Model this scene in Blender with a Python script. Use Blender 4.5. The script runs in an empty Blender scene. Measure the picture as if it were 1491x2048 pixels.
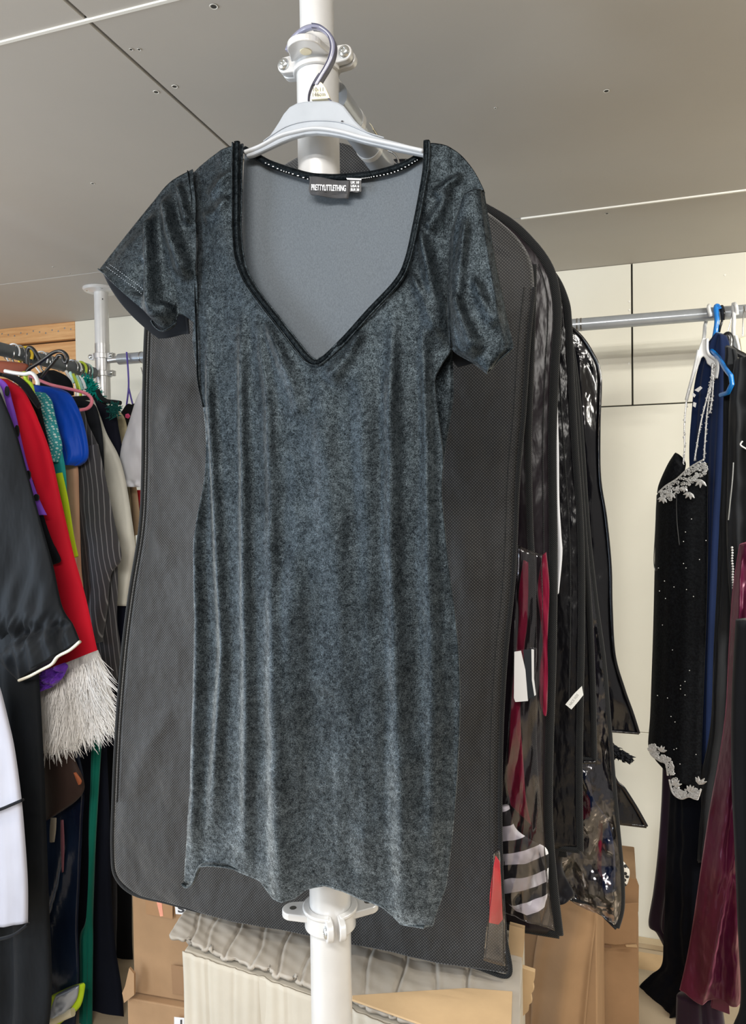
import bpy, bmesh, math, random
import numpy as np
from mathutils import Vector, Matrix
random.seed(7)
rng = np.random.default_rng(7)
SC = bpy.context.scene
COL = SC.collection
# ------------------------------------------------------------------ camera
F = 1480.0; CX = 745.5; CY = 1024.0
CAM = np.array([0.0, 0.0, 1.6])
yaw = math.radians(18.0); pitch = math.radians(1.25); roll = 0.0137
r0 = np.array([math.cos(yaw), math.sin(yaw), 0.0])
fh = np.array([-math.sin(yaw), math.cos(yaw), 0.0])
fw = fh*math.cos(pitch) + np.array([0, 0, -math.sin(pitch)])
u0 = np.cross(r0, fw)
cr, sr = math.cos(roll), math.sin(roll)
RT = r0*cr - u0*sr
UP = r0*sr + u0*cr
cd = bpy.data.cameras.new('camera'); cam = bpy.data.objects.new('camera', cd); COL.objects.link(cam)
M = Matrix(((RT[0], UP[0], -fw[0]), (RT[1], UP[1], -fw[1]), (RT[2], UP[2], -fw[2]))).to_4x4()
cam.matrix_world = Matrix.Translation(Vector(CAM)) @ M
cd.sensor_fit = 'VERTICAL'; cd.sensor_height = 36.0; cd.lens = F/2048*36.0
cd.clip_start = 0.02; cd.clip_end = 50
SC.camera = cam

def ray(px, py):
    px = np.asarray(px, float); py = np.asarray(py, float)
    return fw + ((px-CX)/F)[..., None]*RT + ((CY-py)/F)[..., None]*UP
def onY(px, py, Y, k=0.0):
    d = ray(px, py); t = Y/(d[..., 1]-k*d[..., 0])
    return CAM + d*t[..., None]
def onZ(px, py, z):
    d = ray(px, py); t = (z-CAM[2])/d[..., 2]
    return CAM + d*t[..., None]
def onX(px, py, X):
    d = ray(px, py); t = X/d[..., 0]
    return CAM + d*t[..., None]
def proj(P):
    q = np.asarray(P, float)-CAM
    d = q@fw
    return CX + F*(q@RT)/d, CY - F*(q@UP)/d
def V(a): return Vector([float(x) for x in a])

# ------------------------------------------------------------------ materials
def nt(name):
    m = bpy.data.materials.new(name); m.use_nodes = True
    t = m.node_tree; return m, t, t.nodes['Principled BSDF']
def inp(b, **k):
    for n, v in k.items():
        b.inputs[n.replace('_', ' ')].default_value = v
def c4(c): return (c[0], c[1], c[2], 1)
def noise_node(t, scale, detail=3, rough=.5, sx=(1, 1, 1)):
    tc = t.nodes.new('ShaderNodeTexCoord'); mp = t.nodes.new('ShaderNodeMapping')
    mp.inputs['Scale'].default_value = sx
    n = t.nodes.new('ShaderNodeTexNoise'); n.inputs['Scale'].default_value = scale
    n.inputs['Detail'].default_value = detail; n.inputs['Roughness'].default_value = rough
    t.links.new(tc.outputs['Object'], mp.inputs[0]); t.links.new(mp.outputs[0], n.inputs['Vector'])
    return n
def bump(t, b, src, strength, dist, prev=None):
    bp = t.nodes.new('ShaderNodeBump'); bp.inputs['Strength'].default_value = strength
    bp.inputs['Distance'].default_value = dist
    t.links.new(src, bp.inputs['Height'])
    if prev is not None: t.links.new(prev.outputs[0], bp.inputs['Normal'])
    t.links.new(bp.outputs[0], b.inputs['Normal']); return bp
def mixc(t, b, fac, c1, c2, lo=.35, hi=.65, sock='Base Color'):
    r = t.nodes.new('ShaderNodeValToRGB'); r.color_ramp.elements[0].position = lo
    r.color_ramp.elements[1].position = hi
    r.color_ramp.elements[0].color = c4(c1); r.color_ramp.elements[1].color = c4(c2)
    t.links.new(fac, r.inputs[0]); t.links.new(r.outputs[0], b.inputs[sock]); return r
def fabric(name, col, rough=.85, sheen=.08, wr=.35, wd=.01, ws=9, weave=0, spec=.12, var=.18, stretch=(1, 1, .35), metal=0):
    m, t, b = nt(name)
    inp(b, Roughness=rough, Sheen_Weight=sheen, Sheen_Roughness=.5, Metallic=metal)
    b.inputs['Specular IOR Level'].default_value = spec
    b.inputs['Sheen Tint'].default_value = c4([min(1, x*.6+.4) for x in col])
    n = noise_node(t, ws, 4, .55, stretch)
    mixc(t, b, n.outputs['Fac'], [x*(1-var) for x in col], [min(1, x*(1+var)) for x in col])
    bp = bump(t, b, n.outputs['Fac'], wr, wd)
    if weave:
        n2 = noise_node(t, weave, 2, .6); bump(t, b, n2.outputs['Fac'], .35, .0006, bp)
    return m
def plain(name, col, rough=.4, metal=0, spec=.5, coat=0, nz=0, ns=30, emis=None):
    m, t, b = nt(name); inp(b, Roughness=rough, Metallic=metal, Coat_Weight=coat)
    b.inputs['Base Color'].default_value = c4(col); b.inputs['Specular IOR Level'].default_value = spec
    if nz:
        n = noise_node(t, ns, 4); mixc(t, b, n.outputs['Fac'], [x*(1-nz) for x in col], [min(1, x*(1+nz)) for x in col])
    return m

MAT = {}
def tilt_normal(t, b, prev, amt):
    """nap: the pile leans, so the shading normal leans with it"""
    va = t.nodes.new('ShaderNodeVectorMath'); va.operation = 'ADD'; va.inputs[1].default_value = (0, 0, -amt)
    vn = t.nodes.new('ShaderNodeVectorMath'); vn.operation = 'NORMALIZE'
    t.links.new(prev.outputs[0], va.inputs[0]); t.links.new(va.outputs[0], vn.inputs[0]); t.links.new(vn.outputs[0], b.inputs['Normal'])
def velvet(name, sh=1.0, tilt=.9, crush=1.0, base=1.0):
    """short pile over a dark ground: diffuse ground plus a sheen lobe whose normal follows the lean of the pile"""
    m, t, b = nt(name)
    inp(b, Roughness=.33)
    b.inputs['Specular Tint'].default_value = (.7, .88, 1, 1)
    g = noise_node(t, 760, 2, .8); p = noise_node(t, 34, 5, .75); c = noise_node(t, 170, 4, .75); q = noise_node(t, 9, 3, .6, (1, 1, .35))
    def mr(src, a0, a1, b0, b1):
        r = t.nodes.new('ShaderNodeMapRange'); r.inputs[1].default_value = a0; r.inputs[2].default_value = a1; r.inputs[3].default_value = b0; r.inputs[4].default_value = b1
        t.links.new(src, r.inputs[0]); return r.outputs[0]
    def mul(x, y):
        n = t.nodes.new('ShaderNodeMath'); n.operation = 'MULTIPLY'; t.links.new(x, n.inputs[0]); t.links.new(y, n.inputs[1]); return n.outputs[0]
    w = mul(mul(mr(p.outputs['Fac'], .36, .64, .68, 1.15), mr(c.outputs['Fac'], .38, .66, .45, 1.3)), mr(g.outputs['Fac'], .36, .68, .25, 1.5))
    r = t.nodes.new('ShaderNodeValToRGB'); r.color_ramp.elements[0].position = .1; r.color_ramp.elements[1].position = 1.6/2
    r.color_ramp.elements[0].color = c4([x*base for x in (.0008, .0014, .0022)]); r.color_ramp.elements[1].color = c4([x*base for x in (.009, .012, .0145)])
    t.links.new(w, r.inputs[0]); t.links.new(r.outputs[0], b.inputs['Base Color'])
    t.links.new(mul(w, mr(w, 0, 1, .55*base*sh, .55*base*sh)), b.inputs['Specular IOR Level'])
    b1 = bump(t, b, q.outputs['Fac'], .5*crush, .014); b2 = bump(t, b, c.outputs['Fac'], .45*crush, .0016, b1); b3 = bump(t, b, g.outputs['Fac'], .6*crush, .0009, b2)
    s = t.nodes.new('ShaderNodeBsdfSheen'); s.inputs['Roughness'].default_value = .32
    vm = t.nodes.new('ShaderNodeVectorMath'); vm.operation = 'SCALE'; vm.inputs[0].default_value = (.42*sh, .465*sh, .485*sh)
    t.links.new(w, vm.inputs['Scale']); t.links.new(vm.outputs[0], s.inputs['Color'])
    va = t.nodes.new('ShaderNodeVectorMath'); va.operation = 'ADD'; va.inputs[1].default_value = (0, 0, -tilt)
    vn = t.nodes.new('ShaderNodeVectorMath'); vn.operation = 'NORMALIZE'
    t.links.new(b3.outputs[0], va.inputs[0]); t.links.new(va.outputs[0], vn.inputs[0]); t.links.new(vn.outputs[0], s.inputs['Normal'])
    ad = t.nodes.new('ShaderNodeAddShader'); t.links.new(b.outputs[0], ad.inputs[0]); t.links.new(s.outputs[0], ad.inputs[1])
    t.links.new(ad.outputs[0], t.nodes['Material Output'].inputs[0])
    return m
MAT['velvet'] = velvet('black_crushed_velvet')
MAT['velvet_trim'] = velvet('black_velvet_binding', .35, .1, .5, .5)
MAT['velvet_in'] = fabric('velvet_wrong_side', (.012, .014, .018), .9, .2, .2)
def weave_mat(name, c1, c2, sc, rough=.75, sheen=.2, wr=.45):
    """non-woven bag cloth: fine diamond embossing"""
    m, t, b = nt(name); inp(b, Roughness=rough, Sheen_Weight=sheen)
    b.inputs['Specular IOR Level'].default_value = .22
    tc = t.nodes.new('ShaderNodeTexCoord')
    ms = []
    for ang in (.785, -.785):
        mp = t.nodes.new('ShaderNodeMapping'); mp.inputs['Rotation'].default_value = (0, ang, 0)
        w = t.nodes.new('ShaderNodeTexWave'); w.inputs['Scale'].default_value = sc; w.bands_direction = 'X'
        t.links.new(tc.outputs['Object'], mp.inputs[0]); t.links.new(mp.outputs[0], w.inputs[0]); ms.append(w)
    mm = t.nodes.new('ShaderNodeMath'); mm.operation = 'MULTIPLY'
    t.links.new(ms[0].outputs['Fac'], mm.inputs[0]); t.links.new(ms[1].outputs['Fac'], mm.inputs[1])
    mixc(t, b, mm.outputs[0], c1, c2, .1, .8)
    n = noise_node(t, 5, 4, .6, (1, 1, .8)); b1 = bump(t, b, n.outputs['Fac'], wr, .03)
    bump(t, b, mm.outputs[0], .5, .0008, b1)
    return m
MAT['bag'] = weave_mat('charcoal_nonwoven', (.013, .013, .014), (.078, .077, .076), 90, .6, .25, .9)
MAT['bag_edge'] = weave_mat('black_binding_tape', (.006, .007, .008), (.026, .027, .029), 130, .8, .1, .2)
def lining():
    m, t, b = nt('grey_mesh_lining'); inp(b, Roughness=.7, Sheen_Weight=.25)
    b.inputs['Sheen Tint'].default_value = (.8, .87, .92, 1)
    n = noise_node(t, 900, 2, .7, (1, 1, .5)); mixc(t, b, n.outputs['Fac'], (.056, .069, .084), (.080, .097, .116))
    p = noise_node(t, 6, 3, .5); bump(t, b, p.outputs['Fac'], .4, .01); return m
MAT['lining'] = lining()
MAT['pvc'] = None
def pvc(name, col, ws=7, st=(1, 1, .3), rough=.16, wd=.03, coat=.0, spec=.3):
    m, t, b = nt(name); inp(b, Roughness=rough, Coat_Weight=coat, Coat_Roughness=.05); b.inputs['Specular IOR Level'].default_value = spec
    b.inputs['Base Color'].default_value = c4(col)
    n = noise_node(t, ws, 3, .5, st); b1 = bump(t, b, n.outputs['Fac'], .8, wd)
    n2 = noise_node(t, ws*4, 3, .6, st); bump(t, b, n2.outputs['Fac'], .3, wd*.25, b1)
    return m
MAT['pvc'] = pvc('black_shiny_pvc', (.006, .006, .008), 9, (1, 1, .35), .13, .035, .4, .5)
def clear(name, tint=(.9, .9, .92), amt=.0, ws=9, st=(1, 1, .4), wd=.03):
    m, t, b = nt(name)
    out = t.nodes['Material Output']
    tr = t.nodes.new('ShaderNodeBsdfTransparent'); tr.inputs[0].default_value = c4(tint)
    gl = t.nodes.new('ShaderNodeBsdfGlossy'); gl.inputs['Roughness'].default_value = .12
    gl.inputs[0].default_value = (1, 1, 1, 1)
    fr = t.nodes.new('ShaderNodeFresnel'); fr.inputs[0].default_value = 1.55
    mx = t.nodes.new('ShaderNodeMixShader')
    n = noise_node(t, ws, 4, .55, st)
    bp = t.nodes.new('ShaderNodeBump'); bp.inputs['Strength'].default_value = .9; bp.inputs['Distance'].default_value = wd
    t.links.new(n.outputs['Fac'], bp.inputs['Height'])
    t.links.new(bp.outputs[0], gl.inputs['Normal']); t.links.new(bp.outputs[0], fr.inputs['Normal'])
    ad = t.nodes.new('ShaderNodeMath'); ad.operation = 'ADD'; ad.inputs[1].default_value = amt; ad.use_clamp = True
    t.links.new(fr.outputs[0], ad.inputs[0])
    t.links.new(ad.outputs[0], mx.inputs[0]); t.links.new(tr.outputs[0], mx.inputs[1]); t.links.new(gl.outputs[0], mx.inputs[2])
    t.links.new(mx.outputs[0], out.inputs[0]); return m
MAT['clear'] = clear('clear_vinyl', (.80, .80, .83), .03)
MAT['powder'] = plain('pale_grey_powder_coat', (.64, .64, .64), .3, .2, .5, .2, .03)
MAT['alu'] = plain('brushed_aluminium', (.62, .62, .63), .32, .75, .5, 0, .05)
MAT['railgrey'] = plain('grey_blue_painted_steel', (.40, .43, .47), .28, .35, .5, .3, .04)
MAT['railsleeve'] = plain('grey_rail_sleeve', (.13, .145, .16), .45, .2, .5, 0, .08)
MAT['zinc'] = plain('zinc_bolt', (.66, .68, .68), .22, .9)
MAT['hangerwhite'] = plain('pale_grey_plastic', (.33, .355, .39), .35, 0, .5, .1, .04, 40)
MAT['hookdark'] = plain('grey_violet_plastic', (.22, .22, .30), .25, 0, .5, .3)
MAT['hookedge'] = plain('dark_grey_plastic_rim', (.07, .07, .11), .3)
MAT['cream'] = plain('cream_plastic', (.80, .74, .55), .5)
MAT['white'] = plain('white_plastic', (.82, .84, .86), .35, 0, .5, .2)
MAT['black'] = plain('black_plastic', (.012, .013, .015), .3, 0, .5, .3)
MAT['blue'] = plain('bright_blue_plastic', (.01, .22, .72), .25, 0, .5, .4)
MAT['pink'] = plain('pink_plastic', (.75, .22, .30), .4)
MAT['ink'] = plain('dark_ink', (.03, .03, .035), .7)
MAT['whiteink'] = plain('white_thread_print', (.85, .86, .88), .7)
MAT['wire'] = plain('steel_wire', (.5, .5, .5), .25, 1)
def wallmat(name, c, var=.05, sc=2.0, bs=.1):
    m, t, b = nt(name); inp(b, Roughness=.62); b.inputs['Specular IOR Level'].default_value = .35
    n = noise_node(t, sc, 5, .6); mixc(t, b, n.outputs['Fac'], [x*(1-var) for x in c], [min(1, x*(1+var)) for x in c], .3, .7)
    n2 = noise_node(t, 260, 3, .6); bump(t, b, n2.outputs['Fac'], bs, .0006); return m
MAT['ceil'] = wallmat('grey_painted_board', (.50, .475, .44), .04, 1.6)
MAT['panel'] = wallmat('cream_wall_board', (.74, .72, .63), .03, 2.2)
MAT['gap'] = plain('board_gap', (.05, .048, .042), .9)
MAT['lip'] = plain('lit_seam_and_screw_white', (.86, .85, .80), .7)  # near-white for screws and for the light painted along the ceiling seam
def pine():
    m, t, b = nt('pine_timber'); inp(b, Roughness=.6)
    n = noise_node(t, 9, 6, .65, (.5, 3, 9)); mixc(t, b, n.outputs['Fac'], (.56, .27, .10), (.80, .50, .24), .3, .7); return m
MAT['pine'] = pine()
def card(name, c, var=.12):
    m, t, b = nt(name); inp(b, Roughness=.8); b.inputs['Specular IOR Level'].default_value = .25
    n = noise_node(t, 7, 5, .6); mixc(t, b, n.outputs['Fac'], [x*(1-var) for x in c], [min(1, x*(1+var)) for x in c], .3, .7)
    n2 = noise_node(t, 60, 3, .6, (1, 1, .1)); b1 = bump(t, b, n2.outputs['Fac'], .15, .002); return m
MAT['card'] = card('brown_cardboard', (.36, .225, .125))
MAT['cardlight'] = card('pale_worn_cardboard', (.46, .42, .35), .1)
MAT['cardgrey'] = card('shaded_weathered_flap', (.36, .325, .28), .12)  # grey tone holds the garment bag's shadow on the worn flap
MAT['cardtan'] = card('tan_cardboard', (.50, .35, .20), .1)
MAT['floor'] = wallmat('beige_floor_board', (.42, .34, .24), .1, 3)

# ------------------------------------------------------------------ object helpers
def set_props(o, label=None, cat=None, group=None, kind=None):
    if label: o['label'] = label
    if cat: o['category'] = cat
    if group: o['group'] = group
    if kind: o['kind'] = kind
    return o
def thing(name, label, cat, loc=(0, 0, 0), group=None):
    o = bpy.data.objects.new(name, None); COL.objects.link(o)
    o.empty_display_size = .05; o.location = V(loc)
    return set_props(o, label, cat, group)
def abs_loc(o):
    v = Vector(o.location)
    while o.parent: o = o.parent; v += Vector(o.location)
    return v
def link(name, verts, faces, mat, parent=None, smooth=True, label=None, cat=None, group=None, kind=None, mats=None, fmat=None, auto=None):
    verts = np.asarray(verts, float)
    if parent is None:
        c = np.array([(verts[:, 0].min()+verts[:, 0].max())/2, (verts[:, 1].min()+verts[:, 1].max())/2, verts[:, 2].min()])
    else:
        c = np.array(abs_loc(parent))
    me = bpy.data.meshes.new(name)
    me.from_pydata((verts-c).tolist(), [], [tuple(int(i) for i in f) for f in faces])
    if mats:
        for m in mats: me.materials.append(m)
        if fmat is not None: me.polygons.foreach_set('material_index', np.asarray(fmat, np.int32))
    else: me.materials.append(mat)
    me.polygons.foreach_set('use_smooth', np.full(len(me.polygons), bool(smooth)))
    me.validate(); me.update()
    o = bpy.data.objects.new(name, me); COL.objects.link(o)
    if parent is None: o.location = V(c)
    else: o.parent = parent
    return set_props(o, label, cat, group, kind)

class MB:
    """collects simple shapes in world space"""
    def __init__(s): s.v = []; s.f = []
    def add(s, vs, fs):
        b = len(s.v); s.v += [tuple(map(float, v)) for v in vs]; s.f += [tuple(i+b for i in f) for f in fs]; return s
    def box(s, x0, x1, y0, y1, z0, z1):
        return s.add([(x0, y0, z0), (x1, y0, z0), (x1, y1, z0), (x0, y1, z0), (x0, y0, z1), (x1, y0, z1), (x1, y1, z1), (x0, y1, z1)],
                     [(0, 3, 2, 1), (4, 5, 6, 7), (0, 1, 5, 4), (1, 2, 6, 5), (2, 3, 7, 6), (3, 0, 4, 7)])
    def tube(s, pts, r, n=12, caps=True, flat=1.0, flatdir=None):
        P = [np.asarray(p, float) for p in pts]; m = len(P)
        rs = r if hasattr(r, '__len__') else [r]*m
        T = []
        for i in range(m):
            d = P[min(i+1, m-1)]-P[max(i-1, 0)]; T.append(d/max(1e-9, np.linalg.norm(d)))
        a = np.array([0, 0, 1.0]) if abs(T[0][2]) < .9 else np.array([1.0, 0, 0])
        if flatdir is not None: a = np.asarray(flatdir, float)
        vs = []; 
        for i in range(m):
            a = (np.asarray(flatdir, float) if flatdir is not None else a); a = a-T[i]*(a@T[i]); a /= max(1e-9, np.linalg.norm(a))
            b = np.cross(T[i], a)
            for k in range(n):
                th = 2*math.pi*k/n
                vs.append(P[i]+rs[i]*(math.cos(th)*a*flat+math.sin(th)*b))
        fs = [(i*n+k, i*n+(k+1) % n, (i+1)*n+(k+1) % n, (i+1)*n+k) for i in range(m-1) for k in range(n)]
        if caps: fs += [tuple(range(n-1, -1, -1)), tuple((m-1)*n+k for k in range(n))]
        return s.add(vs, fs)
    def ring(s, c, axis, prof, n=40):
        """revolve profile [(r, h)] about axis through c"""
        c = np.asarray(c, float); ax = np.asarray(axis, float); ax /= np.linalg.norm(ax)
        a = np.array([1.0, 0, 0]) if abs(ax[0]) < .8 else np.array([0, 1.0, 0]); a = a-ax*(a@ax); a /= np.linalg.norm(a); b = np.cross(ax, a)
        vs = [c+ax*h+r*(math.cos(2*math.pi*k/n)*a+math.sin(2*math.pi*k/n)*b) for r, h in prof for k in range(n)]
        fs = [(i*n+k, i*n+(k+1) % n, (i+1)*n+(k+1) % n, (i+1)*n+k) for i in range(len(prof)-1) for k in range(n)]
        return s.add(vs, fs)
    def prism(s, poly, ext):
        """extrude world-space polygon (list of points) along vector ext"""
        n = len(poly); e = np.asarray(ext, float)
        vs = [np.asarray(p, float) for p in poly]+[np.asarray(p, float)+e for p in poly]
        fs = [tuple(range(n)), tuple(range(2*n-1, n-1, -1))]+[(i, i+n, (i+1) % n+n, (i+1) % n) for i in range(n)]
        return s.add(vs, fs)
    def ball(s, c, r, n=8):
        c = np.asarray(c, float)
        vs = []; fs = []
        for i in range(n+1):
            ph = math.pi*i/n
            for k in range(n): vs.append(c+r*np.array([math.sin(ph)*math.cos(2*math.pi*k/n), math.sin(ph)*math.sin(2*math.pi*k/n), math.cos(ph)]))
        for i in range(n):
            for k in range(n): fs.append((i*n+k, (i+1)*n+k, (i+1)*n+(k+1) % n, i*n+(k+1) % n))
        return s.add(vs, fs)
    def build(s, name, mat, parent=None, smooth=True, bevel=0, seg=2, **k):
        o = link(name, s.v, s.f, mat, parent, smooth, **k)
        bm = bmesh.new(); bm.from_mesh(o.data); bmesh.ops.recalc_face_normals(bm, faces=bm.faces); bm.to_mesh(o.data); bm.free()
        if bevel:
            b = o.modifiers.new('bevel', 'BEVEL'); b.width = bevel; b.segments = seg; b.limit_method = 'ANGLE'; b.angle_limit = .6
        if smooth:
            try: o.data.set_sharp_from_angle(angle=math.radians(40))
            except Exception: pass
        return o
def smoothpath(pts, n=60):
    P = np.asarray(pts, float); m = len(P)
    ts = np.linspace(0, m-1, n); return catmull(P, ts)
def catmull(P, ts):
    m = len(P)
    i = np.clip(np.floor(ts).astype(int), 0, m-2); f = (ts-i)
    sh = (slice(None),)+(None,)*(P.ndim-1); f = f[sh]
    p0 = P[np.clip(i-1, 0, m-1)]; p1 = P[i]; p2 = P[i+1]; p3 = P[np.clip(i+2, 0, m-1)]
    return .5*((2*p1)+(-p0+p2)*f+(2*p0-5*p1+4*p2-p3)*f**2+(-p0+3*p1-3*p2+p3)*f**3)
def pxpath(pts, Y, n=None, k=0.0):
    P = np.asarray(pts, float)
    if n: P = smoothpath(P, n)
    Ys = P[:, 2] if P.shape[1] > 2 else Y
    return [onY(p[0], p[1], (p[2] if len(p) > 2 else Y), k) for p in P]
def pxm(Y, k=0): return Y/F   # metres per pixel, roughly

def ridge_h(px, py, ridges):
    h = np.zeros_like(px)
    for pts, w, amp in ridges:
        best = np.full(px.shape, 1e9); al = np.zeros_like(px)
        P = np.asarray(pts, float); L = [0]
        for i in range(len(P)-1): L.append(L[-1]+np.linalg.norm(P[i+1]-P[i]))
        for i in range(len(P)-1):
            d = P[i+1]-P[i]; l2 = d@d
            t = np.clip(((px-P[i, 0])*d[0]+(py-P[i, 1])*d[1])/l2, 0, 1)
            dx = px-P[i, 0]-t*d[0]; dy = py-P[i, 1]-t*d[1]; dd = np.hypot(dx, dy)
            m = dd < best; best = np.where(m, dd, best); al = np.where(m, (L[i]+t*math.sqrt(l2))/L[-1], al)
        tap = np.clip(al/.18, 0, 1)*np.clip((1-al)/.18+.001, 0, 1); tap = tap*tap*(3-2*tap)
        ww = w*(.7+.9*al)
        h += amp*np.exp(-(best/ww)**2)*tap
    return h
def pn(x, y, seed, oct=4):
    """smooth pseudo noise from sines"""
    r = np.random.default_rng(seed); h = np.zeros_like(x); a = 1; f = 1
    for o in range(oct):
        for j in range(3):
            th = r.uniform(0, 2*math.pi); ph = r.uniform(0, 6.28)
            h += a*np.sin(f*(x*math.cos(th)+y*math.sin(th))+ph)/3
        a *= .55; f *= 1.9
    return h

def cloth(name, rows, mat, parent=None, th=.02, nu=28, nv=48, wav=None, ridges=None, warp=None, Y=None, k=0.0,
          prof=.6, backf=1.0, noise=None, smooth=True, shift=0.0, single=False, seed=1, grow=True, hfun=None, **kw):
    """rows: (L, R) or (L, M, R) points; each point is a pixel pair on plane Y or a world triple"""
    def W(p):
        p = tuple(p)
        return np.asarray(p, float) if len(p) == 3 else onY(p[0], p[1], Y, k)
    Rw = []
    for r in rows:
        if len(r) == 4 and not hasattr(r[0], '__len__'): r = ((r[0], r[1]), (r[2], r[3]))
        a = W(r[0]); b = W(r[-1]); m = W(r[1]) if len(r) == 3 else (a+b)/2
        Rw.append((a, m, b))
    Rw = np.array(Rw)
    ts = np.linspace(0, len(Rw)-1, nv); C = catmull(Rw, ts)
    u = np.linspace(0, 1, nu)
    A = C[:, 0][:, None]; Mi = C[:, 1][:, None]; B = C[:, 2][:, None]; U = u[None, :, None]
    P = A*(2*(U-.5)*(U-1)) + Mi*(4*U*(1-U)) + B*(2*U*(U-.5))
    if warp:
        x, y = proj(P); x2, y2 = warp(x, y); P = onY(x2, y2, Y, k)
    D = C[:, 2]-C[:, 0]; N = np.stack([D[:, 1], -D[:, 0], 0*D[:, 0]], 1); N /= np.maximum(1e-9, np.linalg.norm(N, axis=1))[:, None]
    N = np.where(np.isfinite(N), N, 0); N = N[:, None, :]
    vv = np.linspace(0, 1, nv)[:, None]*np.ones((1, nu)); uu = u[None, :]*np.ones((nv, 1))
    h = np.zeros((nv, nu))
    if wav:
        amp, nf = wav; r = np.random.default_rng(seed)
        for j in range(4):
            f = nf*(.5+.45*j); h += amp/(1+.5*j)*np.sin(2*math.pi*(f*uu+r.uniform(0, 1)+r.uniform(-.35, .35)*vv+.06*np.sin(5*vv+r.uniform(0, 6))))
        if grow: h *= (.35+.65*vv)
    x, y = proj(P)
    if ridges: h += ridge_h(x, y, ridges)
    if noise: h += noise[0]*pn(x/noise[1], y/(noise[1]*(noise[2] if len(noise) > 2 else 1)), seed+5)
    if hfun: h += hfun(x, y, uu, vv)
    pr = np.sin(math.pi*uu)**prof; e = np.clip(np.minimum(uu, 1-uu)*8, 0, 1)
    if Y is None or not single:
        front = P+N*(th*pr+h*e-shift)[..., None]; back = P-N*(th*pr*backf+shift-h*e*.25)[..., None]
    else:
        front = P+N*(h*e-shift+th*pr)[..., None]
    if single:
        vs = front.reshape(-1, 3); fs = [(i*nu+j, i*nu+j+1, (i+1)*nu+j+1, (i+1)*nu+j) for i in range(nv-1) for j in range(nu-1)]
        fs = [f[::-1] for f in fs]
        o = link(name, vs, fs, mat, parent, smooth, **kw)
        s = o.modifiers.new('thickness', 'SOLIDIFY'); s.thickness = .0016; s.offset = -1
        return o
    # closed: ring of front 0..nu-1 then back nu-2..1
    ring = np.concatenate([front, back[:, -2:0:-1]], 1); n = ring.shape[1]
    vs = ring.reshape(-1, 3)
    fs = [(i*n+j, (i+1)*n+j, (i+1)*n+(j+1) % n, i*n+(j+1) % n) for i in range(nv-1) for j in range(n)]
    for base, flip in ((0, False), ((nv-1)*n, True)):
        for j in range(nu-1):
            a = base+j; b = base+j+1; c = base+(n-j-1) % n; d = base+(n-j) % n
            if j == 0: q = (a, b, c)
            elif j == nu-2: q = (a, b, d)
            else: q = (a, b, c, d)
            if len(set(q)) >= 3: fs.append(q[::-1] if flip else q)
    return link(name, vs, fs, mat, parent, smooth, **kw)

def band(name, pts, w, Y, mat, parent=None, th=.0025, n=80, k=0.0, sm=True, shift=0, **kw):
    """flat strip following pixel path, width w pixels, real thickness"""
    P = smoothpath(pts, n) if sm else np.asarray(pts, float)
    W = np.array([onY(p[0], p[1], (p[2] if len(p) > 2 else Y), k) for p in P]); W[:, 1] -= shift
    m = len(W); vs = []
    nrm = np.array([k, -1, 0.0]); nrm /= np.linalg.norm(nrm)
    for i in range(m):
        t = W[min(i+1, m-1)]-W[max(i-1, 0)]; t /= max(1e-9, np.linalg.norm(t)); s = np.cross(t, nrm); s /= np.linalg.norm(s)
        hw = (w[0]+(w[1]-w[0])*i/(m-1) if hasattr(w, '__len__') else w)*.5*abs(W[i, 1])/F
        for a, b in ((-1, 0), (-.75, .8), (0, 1), (.75, .8), (1, 0), (.75, -.8), (0, -1), (-.75, -.8)):
            vs.append(W[i]+s*hw*a+nrm*th*b)
    fs = [(i*8+j, i*8+(j+1) % 8, (i+1)*8+(j+1) % 8, (i+1)*8+j) for i in range(m-1) for j in range(8)]+[tuple(range(7, -1, -1)), tuple((m-1)*8+j for j in range(8))]
    return link(name, vs, fs, mat, parent, True, **kw)

def text(name, s, px, py, wpx, Y, mat, parent, k=0.0, ang=0, hpx=None, off=.0015, bold=.0, th=.0002, font_shear=0):
    """flat letters on plane Y, left-baseline at (px,py), wpx wide"""
    cu = bpy.data.curves.new(name, 'FONT'); cu.body = s; cu.size = 1; cu.extrude = 0; cu.offset = bold
    o = bpy.data.objects.new(name+'_tmp', cu); COL.objects.link(o)
    dg = bpy.context.evaluated_depsgraph_get(); me = bpy.data.meshes.new_from_object(o.evaluated_get(dg))
    bpy.data.objects.remove(o)
    vs = np.array([v.co[:] for v in me.vertices]); fs = [tuple(p.vertices) for p in me.polygons]
    if len(vs) == 0: return None
    w = vs[:, 0].max()-vs[:, 0].min(); hh = vs[:, 1].max()-vs[:, 1].min(); vs[:, 0] -= vs[:, 0].min()
    sx = wpx/w; sy = (hpx/hh) if hpx else sx
    x = vs[:, 0]*sx; y = vs[:, 1]*sy
    ca, sa = math.cos(ang), math.sin(ang)
    X = px+x*ca-y*sa; Yp = py-(y*ca+x*sa)
    P = onY(X, Yp, Y, k); nrm = np.array([k, -1, 0.0]); nrm /= np.linalg.norm(nrm); P = P+nrm*off
    return link(name, P, fs, mat, parent, False)
def sheet(name, poly, Y, th, mat, parent=None, k=0.0, bevel=0, **kw):
    """pixel polygon on a plane, given real thickness"""
    mb = MB(); nrm = np.array([k, -1, 0.0]); nrm /= np.linalg.norm(nrm)
    W = [onY(p[0], p[1], (p[2] if len(p) > 2 else Y), k) for p in poly]
    mb.prism(W, -nrm*th); return mb.build(name, mat, parent, False, bevel, **kw)
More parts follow.
